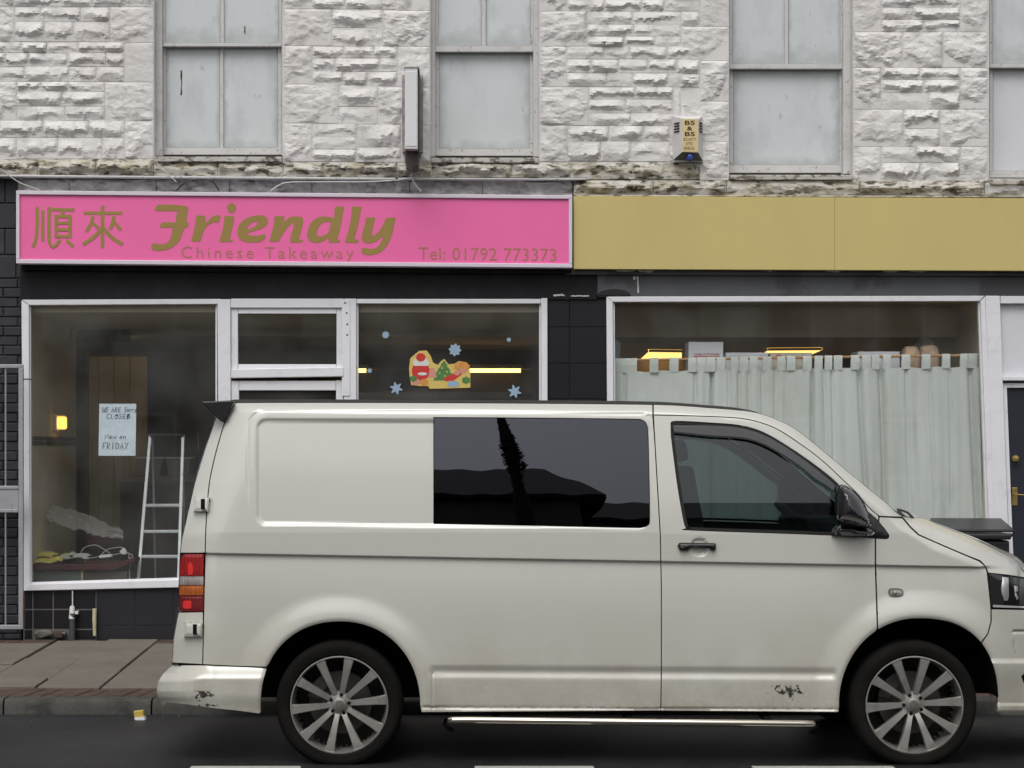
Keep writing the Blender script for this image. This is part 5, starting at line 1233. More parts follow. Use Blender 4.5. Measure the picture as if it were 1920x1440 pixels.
def panel(name, outers, mat, parent, dfun=d_body, holes=(), sp=5, gap=1.0, skirt=.02, far=False, pillow=None, step=None, extra=None):
    """a sheet panel cut out of the body-side surface: triangulated finely, edges returned inward"""
    if not isinstance(outers[0], list): outers = [outers]
    V = []; Fc = []; NN = []
    for outer in outers:
        o = shrink(resample(outer, step or max(3, sp * .8)), gap)
        hs_ = [resample(h, step or max(3, sp * .8)) for h in holes]
        hs_ = [h if area2(h) > 0 else h[::-1] for h in hs_]
        hs_ = [shrink(h, -gap) for h in hs_]
        loops = [o] + hs_
        xs = [p[0] for p in o]; ys_ = [p[1] for p in o]
        gx, gy = np.meshgrid(np.arange(min(xs), max(xs), sp) + sp * .37, np.arange(min(ys_), max(ys_), sp) + sp * .41)
        if extra is not None:
            ex = np.array(extra); gx = np.concatenate([gx.ravel(), ex[:, 0]]); gy = np.concatenate([gy.ravel(), ex[:, 1]])
        gx, gy = gx.ravel(), gy.ravel()
        if extra is not None:                  # leave the crease rows clean
            m_ = np.arange(len(gx)) < len(gx) - len(ex); m_ &= (np.abs(gy - belt(gx) - 1) < 8.5); gx, gy = gx[~m_], gy[~m_]
        ok = inside(gx, gy, o)
        for h in hs_: ok &= ~inside(gx, gy, h)
        gx, gy = gx[ok], gy[ok]
        far_ok = bdist(gx, gy, [l[::max(1, len(l) // 400)] for l in loops]) > sp * .45; gx, gy = gx[far_ok], gy[far_ok]
        pts = []; edges = []
        for l in loops:
            n0 = len(pts); pts += [Vector(p) for p in l]; edges += [(n0 + i, n0 + (i + 1) % len(l)) for i in range(len(l))]
        nb_ = len(pts); pts += [Vector((a, b)) for a, b in zip(gx, gy)]
        vv, ee, ff, *_ = delaunay_2d_cdt(pts, edges, [], 0, 1e-5)
        q = np.array([(p.x, p.y) for p in vv]); tri = np.array(ff)
        cx_, cy_ = q[tri].mean(1).T; ok = inside(cx_, cy_, o)
        for h in hs_: ok &= ~inside(cx_, cy_, h)
        tri = tri[ok]
        u, v = q[:, 0], q[:, 1]
        if pillow:
            hh, ww = pillow; f = lambda a, b: dfun(a, b) - hh * (1 - np.exp(-bdist(a, b, loops) / ww))
        else: f = dfun
        p = W3(u, v, f(u, v)); e = .35
        du = W3(u + e, v, f(u + e, v)) - W3(u - e, v, f(u - e, v)); dv = W3(u, v + e, f(u, v + e)) - W3(u, v - e, f(u, v - e))
        nn = np.cross(du, dv); nn /= np.linalg.norm(nn, axis=1)[:, None] + 1e-12; nn[nn[:, 1] > 0] *= -1
        b3 = p[tri]; fn = np.cross(b3[:, 1] - b3[:, 0], b3[:, 2] - b3[:, 0]); fl_ = fn[:, 1] > 0; tri[fl_] = tri[fl_][:, ::-1]
        n0 = len(V)
        V += [tuple(x) for x in p]
        for t in tri: Fc.append(tuple(int(i) + n0 for i in t)); NN += [tuple(nn[i]) for i in t]
        # skirts along every boundary edge
        if skirt:
            cnt = {}
            for t in tri:
                for i in range(3):
                    k = (int(t[i]), int(t[(i + 1) % 3])); cnt[tuple(sorted(k))] = None if tuple(sorted(k)) in cnt else k
            bm_ = {}
            for k in cnt.values():
                if k is None: continue
                for i in k:
                    if i not in bm_: bm_[i] = len(V); V.append((p[i][0], p[i][1] + skirt, p[i][2]))
                a, b = k; fq = (b + n0, a + n0, bm_[a], bm_[b]); Fc.append(fq)
                A, B = p[a], p[b]; m_ = np.cross(B - A, np.array([0, 1.0, 0])); m_ /= np.linalg.norm(m_) + 1e-9; NN += [tuple(-m_)] * 4
    if far:
        V = [(x, YMID2 - y, z) for x, y, z in V]; Fc2 = []; N2 = []; k = 0
        for f in Fc:
            Fc2.append(f[::-1]); N2 += [(a, -b, c) for a, b, c in NN[k:k + len(f)][::-1]]; k += len(f)
        Fc, NN = Fc2, N2
    bb = base_of(parent); me = bpy.data.meshes.new(name); me.from_pydata([(x - bb.x, y - bb.y, z - bb.z) for x, y, z in V], [], Fc)
    me.polygons.foreach_set('use_smooth', [True] * len(me.polygons))
    me.normals_split_custom_set(NN)
    return link(name, me, mat, parent)
# cream paint with road dust low down and black scuffs on the bumper corner and the door foot
def paint():
    m = M('cream_white_van_paint', (.545, .542, .497), .38, .45, coat=1.0, zdirt=[((.30, .26, .19), .25, .80, .48, 5), ((.40, .36, .29), .3, 1.35, .35, 1.5), ((.20, .17, .12), .22, .55, .28, 45)], dirt=[((.51, .495, .44), 1.2, .5, .8, .4)])
    t = m.node_tree; N, L = t.nodes, t.links; b = N['Principled BSDF']; src = b.inputs['Base Color'].links[0].from_socket
    geo = N.new('ShaderNodeNewGeometry'); nz = N.new('ShaderNodeTexNoise'); nz.inputs['Scale'].default_value = 30; nz.inputs['Detail'].default_value = 8; nz.inputs['Roughness'].default_value = .7
    L.new(geo.outputs['Position'], nz.inputs['Vector']); acc = None
    for (u, v, ru, rv, k) in [(385, 1303, 52, 19, .42), (445, 1298, 26, 9, .30), (1475, 1298, 95, 30, .29), (395, 1322, 70, 8, .3), (505, 1175, 0.1, .1, 0)]:
        c = P(u, v, YV); mp = N.new('ShaderNodeMapping'); mp.vector_type = 'TEXTURE'; mp.inputs['Location'].default_value = (c.x, YV, c.z); mp.inputs['Scale'].default_value = (ru / 360, 1.0, rv / 360)
        L.new(geo.outputs['Position'], mp.inputs[0]); ln = N.new('ShaderNodeVectorMath'); ln.operation = 'LENGTH'; L.new(mp.outputs[0], ln.inputs[0])
        r = N.new('ShaderNodeMapRange'); r.inputs[1].default_value = 1.0; r.inputs[2].default_value = 0; r.inputs[3].default_value = 0; r.inputs[4].default_value = k; L.new(ln.outputs['Value'], r.inputs[0])
        if acc is None: acc = r.outputs[0]
        else:
            x = N.new('ShaderNodeMath'); x.operation = 'MAXIMUM'; L.new(acc, x.inputs[0]); L.new(r.outputs[0], x.inputs[1]); acc = x.outputs[0]
    ad = N.new('ShaderNodeMath'); ad.operation = 'ADD'; L.new(acc, ad.inputs[0]); L.new(nz.outputs['Fac'], ad.inputs[1])
    r = N.new('ShaderNodeMapRange'); r.inputs[1].default_value = .755; r.inputs[2].default_value = .785; L.new(ad.outputs[0], r.inputs[0])
    mx = N.new('ShaderNodeMix'); mx.data_type = 'RGBA'; L.new(r.outputs[0], mx.inputs[0]); L.new(src, mx.inputs[6]); mx.inputs[7].default_value = (.03, .027, .02, 1)
    L.new(mx.outputs[2], b.inputs['Base Color']); return m
PAINT = paint()
GLOSSBLK = M('gloss_black_paint', (.010, .010, .012), .25, .5, coat=1)
ROOFBLK = M('satin_black_roof', (.012, .012, .013), .55, .25)
UNDER = M('dark_underbody', (.006, .006, .006), .9, .1)
RUBBER = M('black_rubber_seal', (.012, .012, .012), .6, .3)
TYRE = M('worn_tyre_rubber', (.009, .0085, .008), .95, .08, var=.15, vs=8, dirt=[((.022, .02, .018), 5, .5, .75, .5)])
RIM = M('dusty_machined_alloy', (.40, .385, .36), .36, .5, metal=.7, var=.12, vs=14, dirt=[((.22, .19, .16), 10, .5, .75, .6)])
RIMD = M('dark_wheel_barrel', (.02, .019, .018), .5, .4, metal=.4)
DISC = M('brake_steel', (.10, .095, .09), .5, .4, metal=.7)
CHROME = M('polished_steel', (.66, .60, .52), .14, .5, metal=1)
LREF = M('bright_lamp_reflector', (.82, .83, .85), .3, .5, metal=.5)
PRIV = glass('privacy_glass', (.03, .03, .035), ior=1.85, gl=(.85, .87, 1))
DGL = glass('tinted_door_glass', (.27, .34, .34), ior=1.72, gl=(.9, .95, 1))
SMOKE = glass('smoked_deflector', (.12, .12, .13), rough=.12, ior=1.9)
CLEAR = glass('clear_lamp_glass', (.9, .9, .9), ior=1.45)
REDL = M('red_lamp_lens', (.30, .008, .010), .15, .5, coat=1, var=.35, vs=40, streak=.15); REDB = M('bright_red_lamp_lens', (.75, .03, .025), .15, .5, coat=1); REDD = M('dark_red_lamp_lens', (.16, .006, .008), .15, .5, coat=1)
CLRL = M('silver_lamp_lens', (.33, .29, .28), .15, .5, coat=1, var=.35, vs=60, streak=.1); AMBL = M('amber_lamp_lens', (.42, .10, .012), .15, .5, coat=1, var=.25, vs=45, streak=.15)
LINER = M('dark_trim_fabric', (.035, .036, .038), .8, .2)
def arc(k, a0, a1, n=28, g=1.0):
    uc, vc, a, b, e0, e1 = ARCH[k]; out = []
    for i in range(n + 1):
        t = R(a0 + (a1 - a0) * i / n); c, s_ = math.cos(t), math.sin(t); e = 2 / (e1 if c > 0 else e0)
        out.append((uc + a * g * math.copysign(abs(c) ** e, c), vc - b * g * math.copysign(abs(s_) ** e, s_)))
    return out
def topline(u0, u1): return [(u0, float(np.interp(u0, TU, TV)))] + [(a, b) for a, b in TOPS if u0 < a < u1] + [(u1, float(np.interp(u1, TU, TV)))]
seam_rear = smooth_curve([(437, 756), (424, 785), (411, 826), (400, 868), (392, 910), (387, 970), (384.5, 1040), (382, 1150), (380, 1246)], 5)
seam_b = [(1225, 778), (1228, 830), (1232, 900), (1238, 1000), (1240, 1100), (1240, 1260), (1239, 1333)]
door_top = smooth_curve([(1225, 778), (1310, 780), (1385, 784), (1425, 792), (1460, 806), (1500, 832), (1540, 862), (1580, 899), (1608, 926), (1625, 947), (1648, 968)], 4)
side_window = smooth_curve([(813.5, 783), (1000, 784), (1180, 786), (1203, 788), (1212, 796), (1215, 820), (1217, 900), (1218, 972), (1215, 984), (1204, 988.5), (1180, 989), (1000, 985), (813.5, 981.5)], 3)
side_window = [(813.5, 783)] + [p for p in side_window if p[0] > 820] + [(813.5, 981.5)]
side_panel = seam_rear[::-1] + topline(440, 1224) + [(1224, 778)] + seam_b[1:] + [(790, 1336)] + arc(0, -5, 152) [0:] + [(500, 1251), (440, 1249)]
# drop arch points below the sill line
def clean(poly, vmax): return [p for p in poly if p[1] <= vmax]
side_panel = clean(side_panel, 1336.5)
hole_door = smooth_curve([(1258, 794), (1268, 790), (1330, 793), (1388, 798), (1432, 811), (1485, 842), (1540, 881), (1578, 914), (1612, 952), (1640, 988), (1645, 1000), (1638, 1006), (1500, 1001), (1298, 994), (1287, 990), (1281, 970), (1270, 905), (1259, 820)], 4)
front_door = door_top + [(1646, 985), (1641, 1011), (1641, 1060), (1643, 1120), (1645, 1180)] + [p for p in arc(1, 112, 185) if p[1] < 1333 and p[0] < 1644] + [(1572, 1336)] + seam_b[::-1][0:-1]
fender = [(1649, 969), (1692, 971), (1706, 988), (1722, 1003), (1745, 1013), (1770, 1024), (1810, 1041), (1836, 1052), (1846, 1060), (1851, 1073), (1855, 1110), (1858, 1140), (1858, 1165), (1852, 1188), (1838, 1207)] + [p for p in arc(1, 38, 122) if 1646 < p[0] < 1838] + [(1646, 1181), (1644, 1120), (1642, 1060), (1642, 1011), (1647, 985)]
bonnet = topline(1692, 1921) + [(1930, 1086), (1921, 1083), (1890, 1078), (1853, 1074), (1847, 1060), (1838, 1051), (1810, 1040), (1770, 1023), (1745, 1012), (1723, 1002), (1707, 987), (1693, 970)]
cantrail = topline(1225, 1691) + [(1692, 969.5), (1649, 968)] + door_top[::-1][1:]
corner_hi = [(float(np.interp(v, RS_V, RS_U)), v) for v in np.linspace(1037, 758, 30)] + [p for p in seam_rear if p[1] < 1037] + [(384.6, 1037)]
corner_lo = [(381, 1147)] + [p for p in seam_rear if p[1] > 1150] + [(float(np.interp(v, RS_V, RS_U)), v) for v in np.linspace(1243, 1148, 14)]
fine_rows = [(u, belt(u) + k) for u in np.arange(384, 1860, 5) for k in (-5, -3.6, -2.4, -1.2, 0, 1.5, 4, 7.5)] + [(u, 1259 + (u - 810) * .006 + k) for u in np.arange(795, 1580, 5) for k in (-2, 1, 4, 7, 10)] + [(u, 1326.5 + (u - 800) * .005 + k) for u in np.arange(790, 1572, 5) for k in (-2, 0, 2)] + [(810.5 + k, v) for v in np.arange(1262, 1330, 4) for k in (-2, 0, 2)]
for far in (False, True):
    s_ = 4.2 if not far else 12; ex = fine_rows if not far else None
    panel('side_panel', side_panel, PAINT, van, holes=[side_window], sp=s_, far=far, extra=ex)
    dr_ = panel('front_door', front_door, PAINT, van, holes=[hole_door], sp=s_, far=far, extra=ex)
    panel('front_wing', fender, PAINT, van, sp=s_, far=far, extra=ex)
    panel('cantrail', cantrail, PAINT, van, sp=s_, far=far, gap=.8)
    panel('bonnet_edge', bonnet, PAINT, van, sp=s_, far=far, gap=.6)
    rc = panel('rear_door_corner', [corner_hi, corner_lo], PAINT, van, sp=s_, far=far)
    panel('side_window', side_window, PRIV, van, dfun=lambda u, v: d_base(u, v) + .0125 + .00008 * np.sin(u / 31 + 1) * np.sin(v / 24) + .00003 * np.sin(u / 11 - v / 14), sp=6 if not far else 20, far=far, gap=.5, skirt=.006)
    # door glass with its rubber, smoked deflector, sail and mirror
    inner = shrink(resample(hole_door, 5), 5.5)
    panel('window_seal', hole_door, RUBBER, dr_, dfun=lambda u, v: d_base(u, v) + .006, holes=[inner], sp=6, far=far, gap=.2)
    panel('door_glass', inner, DGL, dr_, dfun=lambda u, v: d_base(u, v) + .016, sp=8, far=far, gap=-.6, skirt=.004)
    defl = smooth_curve([(1262, 797), (1330, 798), (1385, 802), (1430, 815), (1480, 843), (1540, 887), (1572, 917), (1588, 940)], 4) + smooth_curve([(1586, 950), (1576, 934), (1550, 913), (1528, 899), (1500, 876), (1460, 850), (1425, 832), (1390, 823), (1330, 819), (1264, 812)], 4)
    panel('wind_deflector', defl, SMOKE, dr_, dfun=lambda u, v: d_base(u, v) - .012, sp=6, far=far, gap=0, skirt=.004)
    edge_ = smooth_curve([(1586, 950), (1576, 934), (1550, 913), (1528, 899), (1500, 876), (1460, 850), (1425, 832), (1390, 823), (1330, 819), (1264, 812)], 4)
    strip = edge_ + [(a - .6, b - 3.2) for a, b in edge_[::-1]]
    panel('deflector_lip', strip, RUBBER, dr_, dfun=lambda u, v: d_base(u, v) - .016, sp=6, far=far, gap=0, skirt=.006)
    sail = [(1571, 1000), (1575, 955), (1588, 915), (1604, 928), (1622, 952), (1645, 972), (1660, 990), (1669, 1003), (1669, 1009), (1662, 1012.5), (1640, 1011), (1590, 1007)]
    panel('mirror_sail', sail, BLACKPL, dr_, dfun=lambda u, v: d_base(u, v) + .002, sp=6, far=far, gap=0, pillow=(.016, 7), skirt=.03)
    hs2 = smooth_curve([(1571, 926), (1573, 912), (1580, 908.5), (1592, 914), (1606, 925), (1619, 941), (1628, 960), (1633, 978), (1632, 987), (1620, 988), (1592, 982), (1575, 978), (1569, 968), (1569.5, 945)], 4)
    mm = panel('door_mirror', hs2, GLOSSBLK, van, dfun=lambda u, v: d_base(u, v) * 0 - .075, sp=4, far=far, gap=0, pillow=(.13, 11), skirt=.07)
    ring = smooth_curve([(1560, 1004), (1571, 984), (1590, 985), (1634, 991), (1636, 1004), (1600, 1008)], 3)
    panel('mirror_arm', ring, GLOSSBLK, mm, dfun=lambda u, v: d_base(u, v) * 0 - .02, sp=6, far=far, gap=0, pillow=(.09, 10), skirt=.07)
    hd = smooth_curve([(1271, 1024), (1273, 1019), (1280, 1017.5), (1300, 1018), (1338, 1018.5), (1342, 1022), (1342.5, 1028), (1339, 1032), (1333, 1031.5), (1328, 1027.5), (1298, 1026), (1292, 1031), (1284, 1032.5), (1274, 1031)], 3)
    hn = panel('door_handle', hd, BLACKPL, dr_, dfun=lambda u, v: d_base(u, v) - .012, sp=3, far=far, gap=0, pillow=(.022, 3), skirt=.035)
    if not far:
        c_ = P(1280, 1024.5, YV - .036)
        MB().lathe([(0, 0), (.0085, .001), (.0095, .004)], c_, 14).build('lock_cap', CHROME, dr_, smooth=True)
    rp = smooth_curve([(1666, 1110), (1668, 1104.5), (1674, 1103), (1686, 1103.5), (1692, 1106), (1694, 1111), (1692, 1116), (1685, 1118.5), (1674, 1118), (1668, 1115.5)], 3)
    re_ = panel('side_repeater', rp, CLRL, van, dfun=lambda u, v: d_base(u, v) - .004, sp=4, far=far, gap=1.6, pillow=(.012, 4), skirt=.02)
    panel('repeater_rim', rp, ALGREY, re_, dfun=lambda u, v: d_base(u, v) - .005, sp=4, far=far, gap=0, holes=[shrink(rp, 1.8)], skirt=.02)
    if not far:
        c_ = P(1678, 1111, YV - .012); MB().lathe([(0, -.008), (.006, -.006), (.009, 0)], c_, 12).build('bulb', CHROME, re_, smooth=True)
    # tail light in bands
    tl = panel('tail_light', [(338, 1041), (345, 1037.5), (384, 1038.5), (381.5, 1147), (335, 1146), (334, 1100), (336, 1060)], RUBBER, van, dfun=lambda u, v: d_base(u, v) + .006, sp=5, far=far, gap=.6)
    def band_(v0, v1, m_, nm, u0=None, u1=None):
        l = [(float(np.interp(v, [1038, 1046, 1060, 1146], [345, 339, 337, 335.5])) if u0 is None else u0, v) for v in np.linspace(v1, v0, 8)]
        r_2 = [(382.5 if u1 is None else u1, v0), (381 if u1 is None else u1, v1)]
        panel(nm, l + r_2, m_, tl, dfun=lambda u, v: d_base(u, v) - .004 + .0012 * np.sin(u * .9), sp=2.6, far=far, gap=.35, pillow=(.006, 3), skirt=.01)
    band_(1038.5, 1080, REDL, 'red_lens'); band_(1080.5, 1097, CLRL, 'clear_lens'); band_(1097.5, 1116, AMBL, 'amber_lens'); band_(1116.5, 1146.5, REDD, 'red_lens')
    if not far:
        panel('red_reflector', [(343, 1128), (346, 1126), (357, 1126), (359, 1128), (359, 1139), (357, 1141), (346, 1141), (343, 1139)], REDB, tl, dfun=lambda u, v: d_base(u, v) - .0115, sp=4, gap=0, skirt=.004)
        panel('red_reflector', [(352, 1058), (358, 1054), (362, 1062), (361, 1078), (353, 1078)], REDB, tl, dfun=lambda u, v: d_base(u, v) - .0115, sp=4, gap=0, skirt=.004)
    for (x0, y0, x1, y1) in [(361, 932, 392, 959), (343, 1167, 380, 1194)]:
        hg = panel('rear_hinge_cover', [(x0 + 3, y0), (x1, y0 + 1), (x1 - 2, y1), (x0, y1 - 1)], PAINT, van, dfun=lambda u, v: d_base(u, v) * .75 - .012, sp=3, far=far, gap=0, pillow=(.02, 2), skirt=.06)
        cx_, cy_ = (x0 + x1) / 2 + 4, (y0 + y1) / 2
        panel('hinge_slot', [(cx_ - 4, cy_ - 10), (cx_ + 3.5, cy_ - 10), (cx_ + 3.5, cy_ + 6), (cx_ + 4.5, cy_ + 9), (cx_ - 4, cy_ + 9)], UNDER, hg, dfun=lambda u, v: d_base(u, v) * .75 - .0335, sp=5, far=far, gap=0, skirt=.004)
    # headlight
    hl_o = [(1853, 1074.5), (1890, 1079), (1921, 1085), (1965, 1102), (2002, 1128), (2004, 1150), (1960, 1146), (1921, 1141), (1858, 1139.5), (1855, 1110)]
    hb = panel('headlight', hl_o, RUBBER, van, dfun=lambda u, v: d_base(u, v) + .10, sp=8, far=far, gap=.5, skirt=.001)
    panel('lamp_glass', hl_o, CLEAR, hb, dfun=d_base, sp=5, far=far, gap=.5, skirt=.10)
    panel('bezel', [(1853.5, 1074.8), (1880, 1078), (1884, 1139.8), (1858.4, 1139), (1855.5, 1110)], GLOSSBLK, hb, dfun=lambda u, v: d_base(u, v) + .02, sp=6, far=far, gap=1, skirt=.07)
    panel('reflector', [(1875, 1081), (1891, 1083), (1892, 1126), (1876, 1126)], LREF, hb, dfun=lambda u, v: d_base(u, v) + .03 + .0003 * (u - 1883) ** 2 - .02 * np.cos((v - 1104) / 16), sp=3, far=far, gap=0, skirt=.01)
    panel('reflector', [(1899, 1098), (1908, 1099), (1913, 1126), (1900, 1124)], LREF, hb, dfun=lambda u, v: d_base(u, v) + .04 + .0006 * (u - 1905) ** 2, sp=3, far=far, gap=0, skirt=.01)
    panel('lamp_trim', [(1862, 1134), (1921, 1137), (1921, 1140), (1862, 1138.6)], LREF, hb, dfun=lambda u, v: d_base(u, v) + .012, sp=4, far=far, gap=0, skirt=.004)
    # bumpers
    RBV = [1247, 1262, 1278, 1295, 1306, 1316, 1340]; RBU = [323, 306, 296, 293, 296, 302, 310]
    def d_rb(u, v):
        w_ = np.maximum(0, u - np.interp(v, RBV, RBU)); d = d_base(np.maximum(u, 400), 1240 + 0 * v)
        up = sst(1246, 1276, v)
        dn = sst(1300, 1340, v)
        rho = arch_rho(0, u, v); ds = np.maximum(0, (rho - 1) * 153)
        return d - .010 - .045 * up + .020 * dn + .20 * np.maximum(0, 1 - w_ / 85) ** 2.4 + .010 * np.maximum(0, 1 - ds / 8) ** 2
    rb = [(323.5, 1247), (380, 1247.5), (440, 1250), (499, 1252.5)] + [p for p in arc(0, 153, 185) if p[1] > 1253 and p[1] < 1337] + [(486, 1338), (440, 1332), (400, 1328), (350, 1321), (322, 1318), (303, 1316.5)] + [(float(np.interp(v, RBV, RBU)), v) for v in np.linspace(1313, 1249, 12)]
    panel('rear_bumper', rb, PAINT, van, dfun=d_rb, sp=s_ * .9, far=far, gap=.5, skirt=.03)
    def d_fb(u, v):
        d = d_base(u, np.maximum(v, 1100)); ds = np.maximum(0, (arch_rho(1, u, v) - 1) * 153)
        d = d - .022 * (1 - sst(4, 50, ds)) + .010 * np.maximum(0, 1 - ds / 9) ** 2
        d = d - .020 * sst(1236, 1244, v) + .012 * sst(1244, 1300, v) - .022 * sst(1318, 1324, v) + .03 * sst(1330, 1345, v)
        d = d + .008 * np.exp(-((u - 1899 - (v - 1185) * .12) / 1.6) ** 2) * sst(1182, 1186, v) * sst(1238, 1234, v) + .008 * np.exp(-((v - 1184) / 1.6) ** 2) * (u > 1898)
        return d
    fb = [(1859, 1142), (1921, 1143.5), (1960, 1148), (2004, 1152), (2028, 1180), (2036, 1250), (2034, 1320), (2024, 1342), (1921, 1342), (1877, 1341), (1869, 1335)] + [p for p in arc(1, -4, 52) if p[1] < 1334 and p[0] > 1841] + [(1839, 1208), (1853, 1189), (1859, 1166)]
    fbp = panel('front_bumper', fb, PAINT, van, dfun=d_fb, sp=s_, far=far, gap=.7, skirt=.03)
    panel('bumper_inlet', [(1915, 1268), (1921, 1262), (1990, 1262), (1990, 1284), (1921, 1284)], UNDER, fbp, dfun=lambda u, v: d_fb(u, v) - .002, sp=6, far=far, gap=0, skirt=.002)
    # dark inner skin behind every gap
    skin = topline(425, 1690) + [(1850, 1075), (1990, 1120), (2020, 1200), (2020, 1320), (1872, 1320)] + arc(1, 5, 175, g=1.03) + [(1568, 1325), (795, 1325)] + arc(0, 5, 175, g=1.03) + [(480, 1315), (330, 1300), (335, 1240), (345, 1040), (370, 920), (400, 830)]
    panel('inner_skin', skin, UNDER, van, dfun=lambda u, v: d_base(u, v) + .040, holes=[hole_door], sp=14, far=far, gap=2.5, skirt=0)
    # wheel arch liners
    for k in (0, 1):
        vs = []; fs = []; pts = arc(k, 3, 177, 30, 1.012)
        for u, v in pts:
            p = P(u, v, YV); vs += [(p.x, YV - .005 if not far else YMID2 - YV + .005, p.z), (p.x, YV + .42 if not far else YMID2 - YV - .42, p.z)]
        fs = [(2 * i, 2 * i + 1, 2 * i + 3, 2 * i + 2) for i in range(len(pts) - 1)]
        MB().add(vs, fs).build('arch_liner', UNDER, van, smooth=True)
# skins that span the width: roof, windscreen, bonnet, nose, back doors
def near_pts(edge_, dfun=d_base):
    u = np.array([p[0] for p in edge_], float); v = np.array([p[1] for p in edge_], float); return W3(u, v, dfun(u, v))
def span(name, edge_, mat, crown, parent=van, n=22, pw=2.6, dfun=d_base, off=0):
    a = near_pts(edge_, dfun); vs = []; fs = []; m_ = len(edge_)
    for i in range(m_):
        for j in range(n + 1):
            s_ = j / n; k = 1 - abs(2 * s_ - 1) ** pw; c = crown(i / (m_ - 1)) if callable(crown) else crown
            vs.append((a[i][0] + c[0] * k, a[i][1] + (YMID2 - 2 * a[i][1]) * s_, a[i][2] + c[1] * k + off))
    for i in range(m_ - 1):
        for j in range(n): fs.append((i * (n + 1) + j, i * (n + 1) + j + 1, (i + 1) * (n + 1) + j + 1, (i + 1) * (n + 1) + j))
    return MB().add(vs, fs).build(name, mat, parent, smooth=True, angle=70)
span('roof', topline(421, 1425), ROOFBLK, (0, .03))
span('windscreen', topline(1425, 1688), DGL, lambda t: (.02, 0))
span('bonnet', topline(1692, 1921), PAINT, lambda t: (.10 * t, .012))
span('nose', [(1921, 1073), (1934, 1100), (1940, 1150), (1990, 1180), (2030, 1250), (2034, 1320), (2015, 1345)], PAINT, (.10, 0))
span('back_doors', [(float(np.interp(v, RS_V, RS_U)), v) for v in np.linspace(757, 1243, 24)], PAINT, (-.05, 0))
span('back_window', [(float(np.interp(v, RS_V, RS_U)), v) for v in np.linspace(800, 985, 10)], PRIV, (-.056, 0))
span('bumper_beam', [(float(np.interp(v, RBV, RBU)), v) for v in np.linspace(1248, 1330, 12)], PAINT, (-.04, 0), dfun=d_rb)
MB().prism([(377, 753), (434, 750.5), (438, 755), (419.5, 791), (413, 790)], YV + .13, YMID2 - YV - .13).build('roof_spoiler', BLACKPL, van, bevel=.006)
# floor, chassis, seats, dash
def vbox(name, mat, u0, v0, u1, v1, Y0, Y1, bevel=0): 
    a = P(u0, v0, YV); b = P(u1, v1, YV); return MB().box(a.x, b.x, Y0, Y1, b.z, a.z).build(name, mat, van, bevel=bevel)
FARY = YMID2 - YV
vbox('chassis', UNDER, 345, 1150, 1990, 1235, YV + .34, FARY - .34)
vbox('sill_box', UNDER, 800, 1240, 1560, 1330, YV + .06, FARY - .06)
vbox('rear_chassis', UNDER, 330, 1240, 486, 1312, YV + .12, FARY - .12)
vbox('axle_box', UNDER, 470, 1236, 800, 1326, YV + .43, FARY - .43); vbox('axle_box', UNDER, 1560, 1236, 1990, 1318, YV + .43, FARY - .43)
vbox('bulkhead_trim', LINER, 1228, 800, 1234, 1150, YV + .13, FARY - .13)
vbox('dashboard', LINER, 1560, 985, 1690, 1140, YV + .12, FARY - .12, .03)
for Y0 in (YV + .28, YV + 1.12):
    st_ = MB(); st_.prism([(1285, 1010), (1400, 1030), (1410, 1100), (1290, 1100)], Y0, Y0 + .5); 
    st_.prism([(1262, 880), (1300, 872), (1325, 1005), (1285, 1012)], Y0 + .02, Y0 + .48)
    s0 = st_.build('front_seat', LINER, van, bevel=.03, seg=3)
    MB().prism([(1262, 828), (1284, 822), (1294, 862), (1268, 868)], Y0 + .12, Y0 + .38).build('headrest', LINER, s0, bevel=.03, seg=3)
ctr = P(1508, 985, YV + .5); ax = Vector((.62, 0, .78)).normalized(); u_ = Vector((0, 1, 0)); v_ = ax.cross(u_)
MB().tube([ctr + (u_ * math.cos(a) + v_ * math.sin(a)) * .19 for a in [2 * math.pi * i / 32 for i in range(33)]], .015, 8, False).build('steering_wheel', LINER, van, smooth=True)
MB().tube([ctr + u_ * -.18, ctr, ctr + u_ * .18], .02, 8).build('wheel_spoke', LINER, van)
tag(MB().prism([(1390, 828), (1398, 824), (1404, 832), (1402, 846), (1394, 849), (1388, 840)], YV + .9, YV + .905).build('air_freshener', REDCLOTH, van))
# running board tube
tb = van
MB().tube([P(846, 1366, YV + .2), P(836, 1357, YV + .06), P(838, 1352.5, YV - .0), P(850, 1350.8, YV - .035), P(880, 1350.6, YV - .04), P(1200, 1354, YV - .04), P(1505, 1357, YV - .04), P(1522, 1357.4, YV - .03), P(1529, 1359, YV + .0), P(1530, 1364, YV + .06), P(1522, 1370, YV + .2)], .0185, 16).build('side_step_bar', CHROME, van, smooth=True)
for u in (930, 1180, 1440):
    a = P(u, 1352, YV); MB().box(a.x - .02, a.x + .02, YV - .03, YV + .2, a.z - .0, a.z + .02).build('step_bracket', UNDER, van)
# wiper resting on the screen foot
MB().tube([P(1683, 955, YV + .25), P(1690, 956.5, YV + .22), P(1702, 961, YV + .2), P(1711, 970, YV + .2)], .006, 6).build('wiper_arm', BLACKPL, van, smooth=True)
MB().tube([P(1684, 957, YV + .24), P(1692, 966, YV + .22), P(1700, 972, YV + .22)], .008, 6).build('wiper_blade', BLACKPL, van, smooth=True)
MB().tube([P(1669, 955, YV + .55), P(1690, 971, YV + .3), P(1712, 973, YV + .22)], .012, 6).build('cowl_edge', BLACKPL, van, smooth=True)
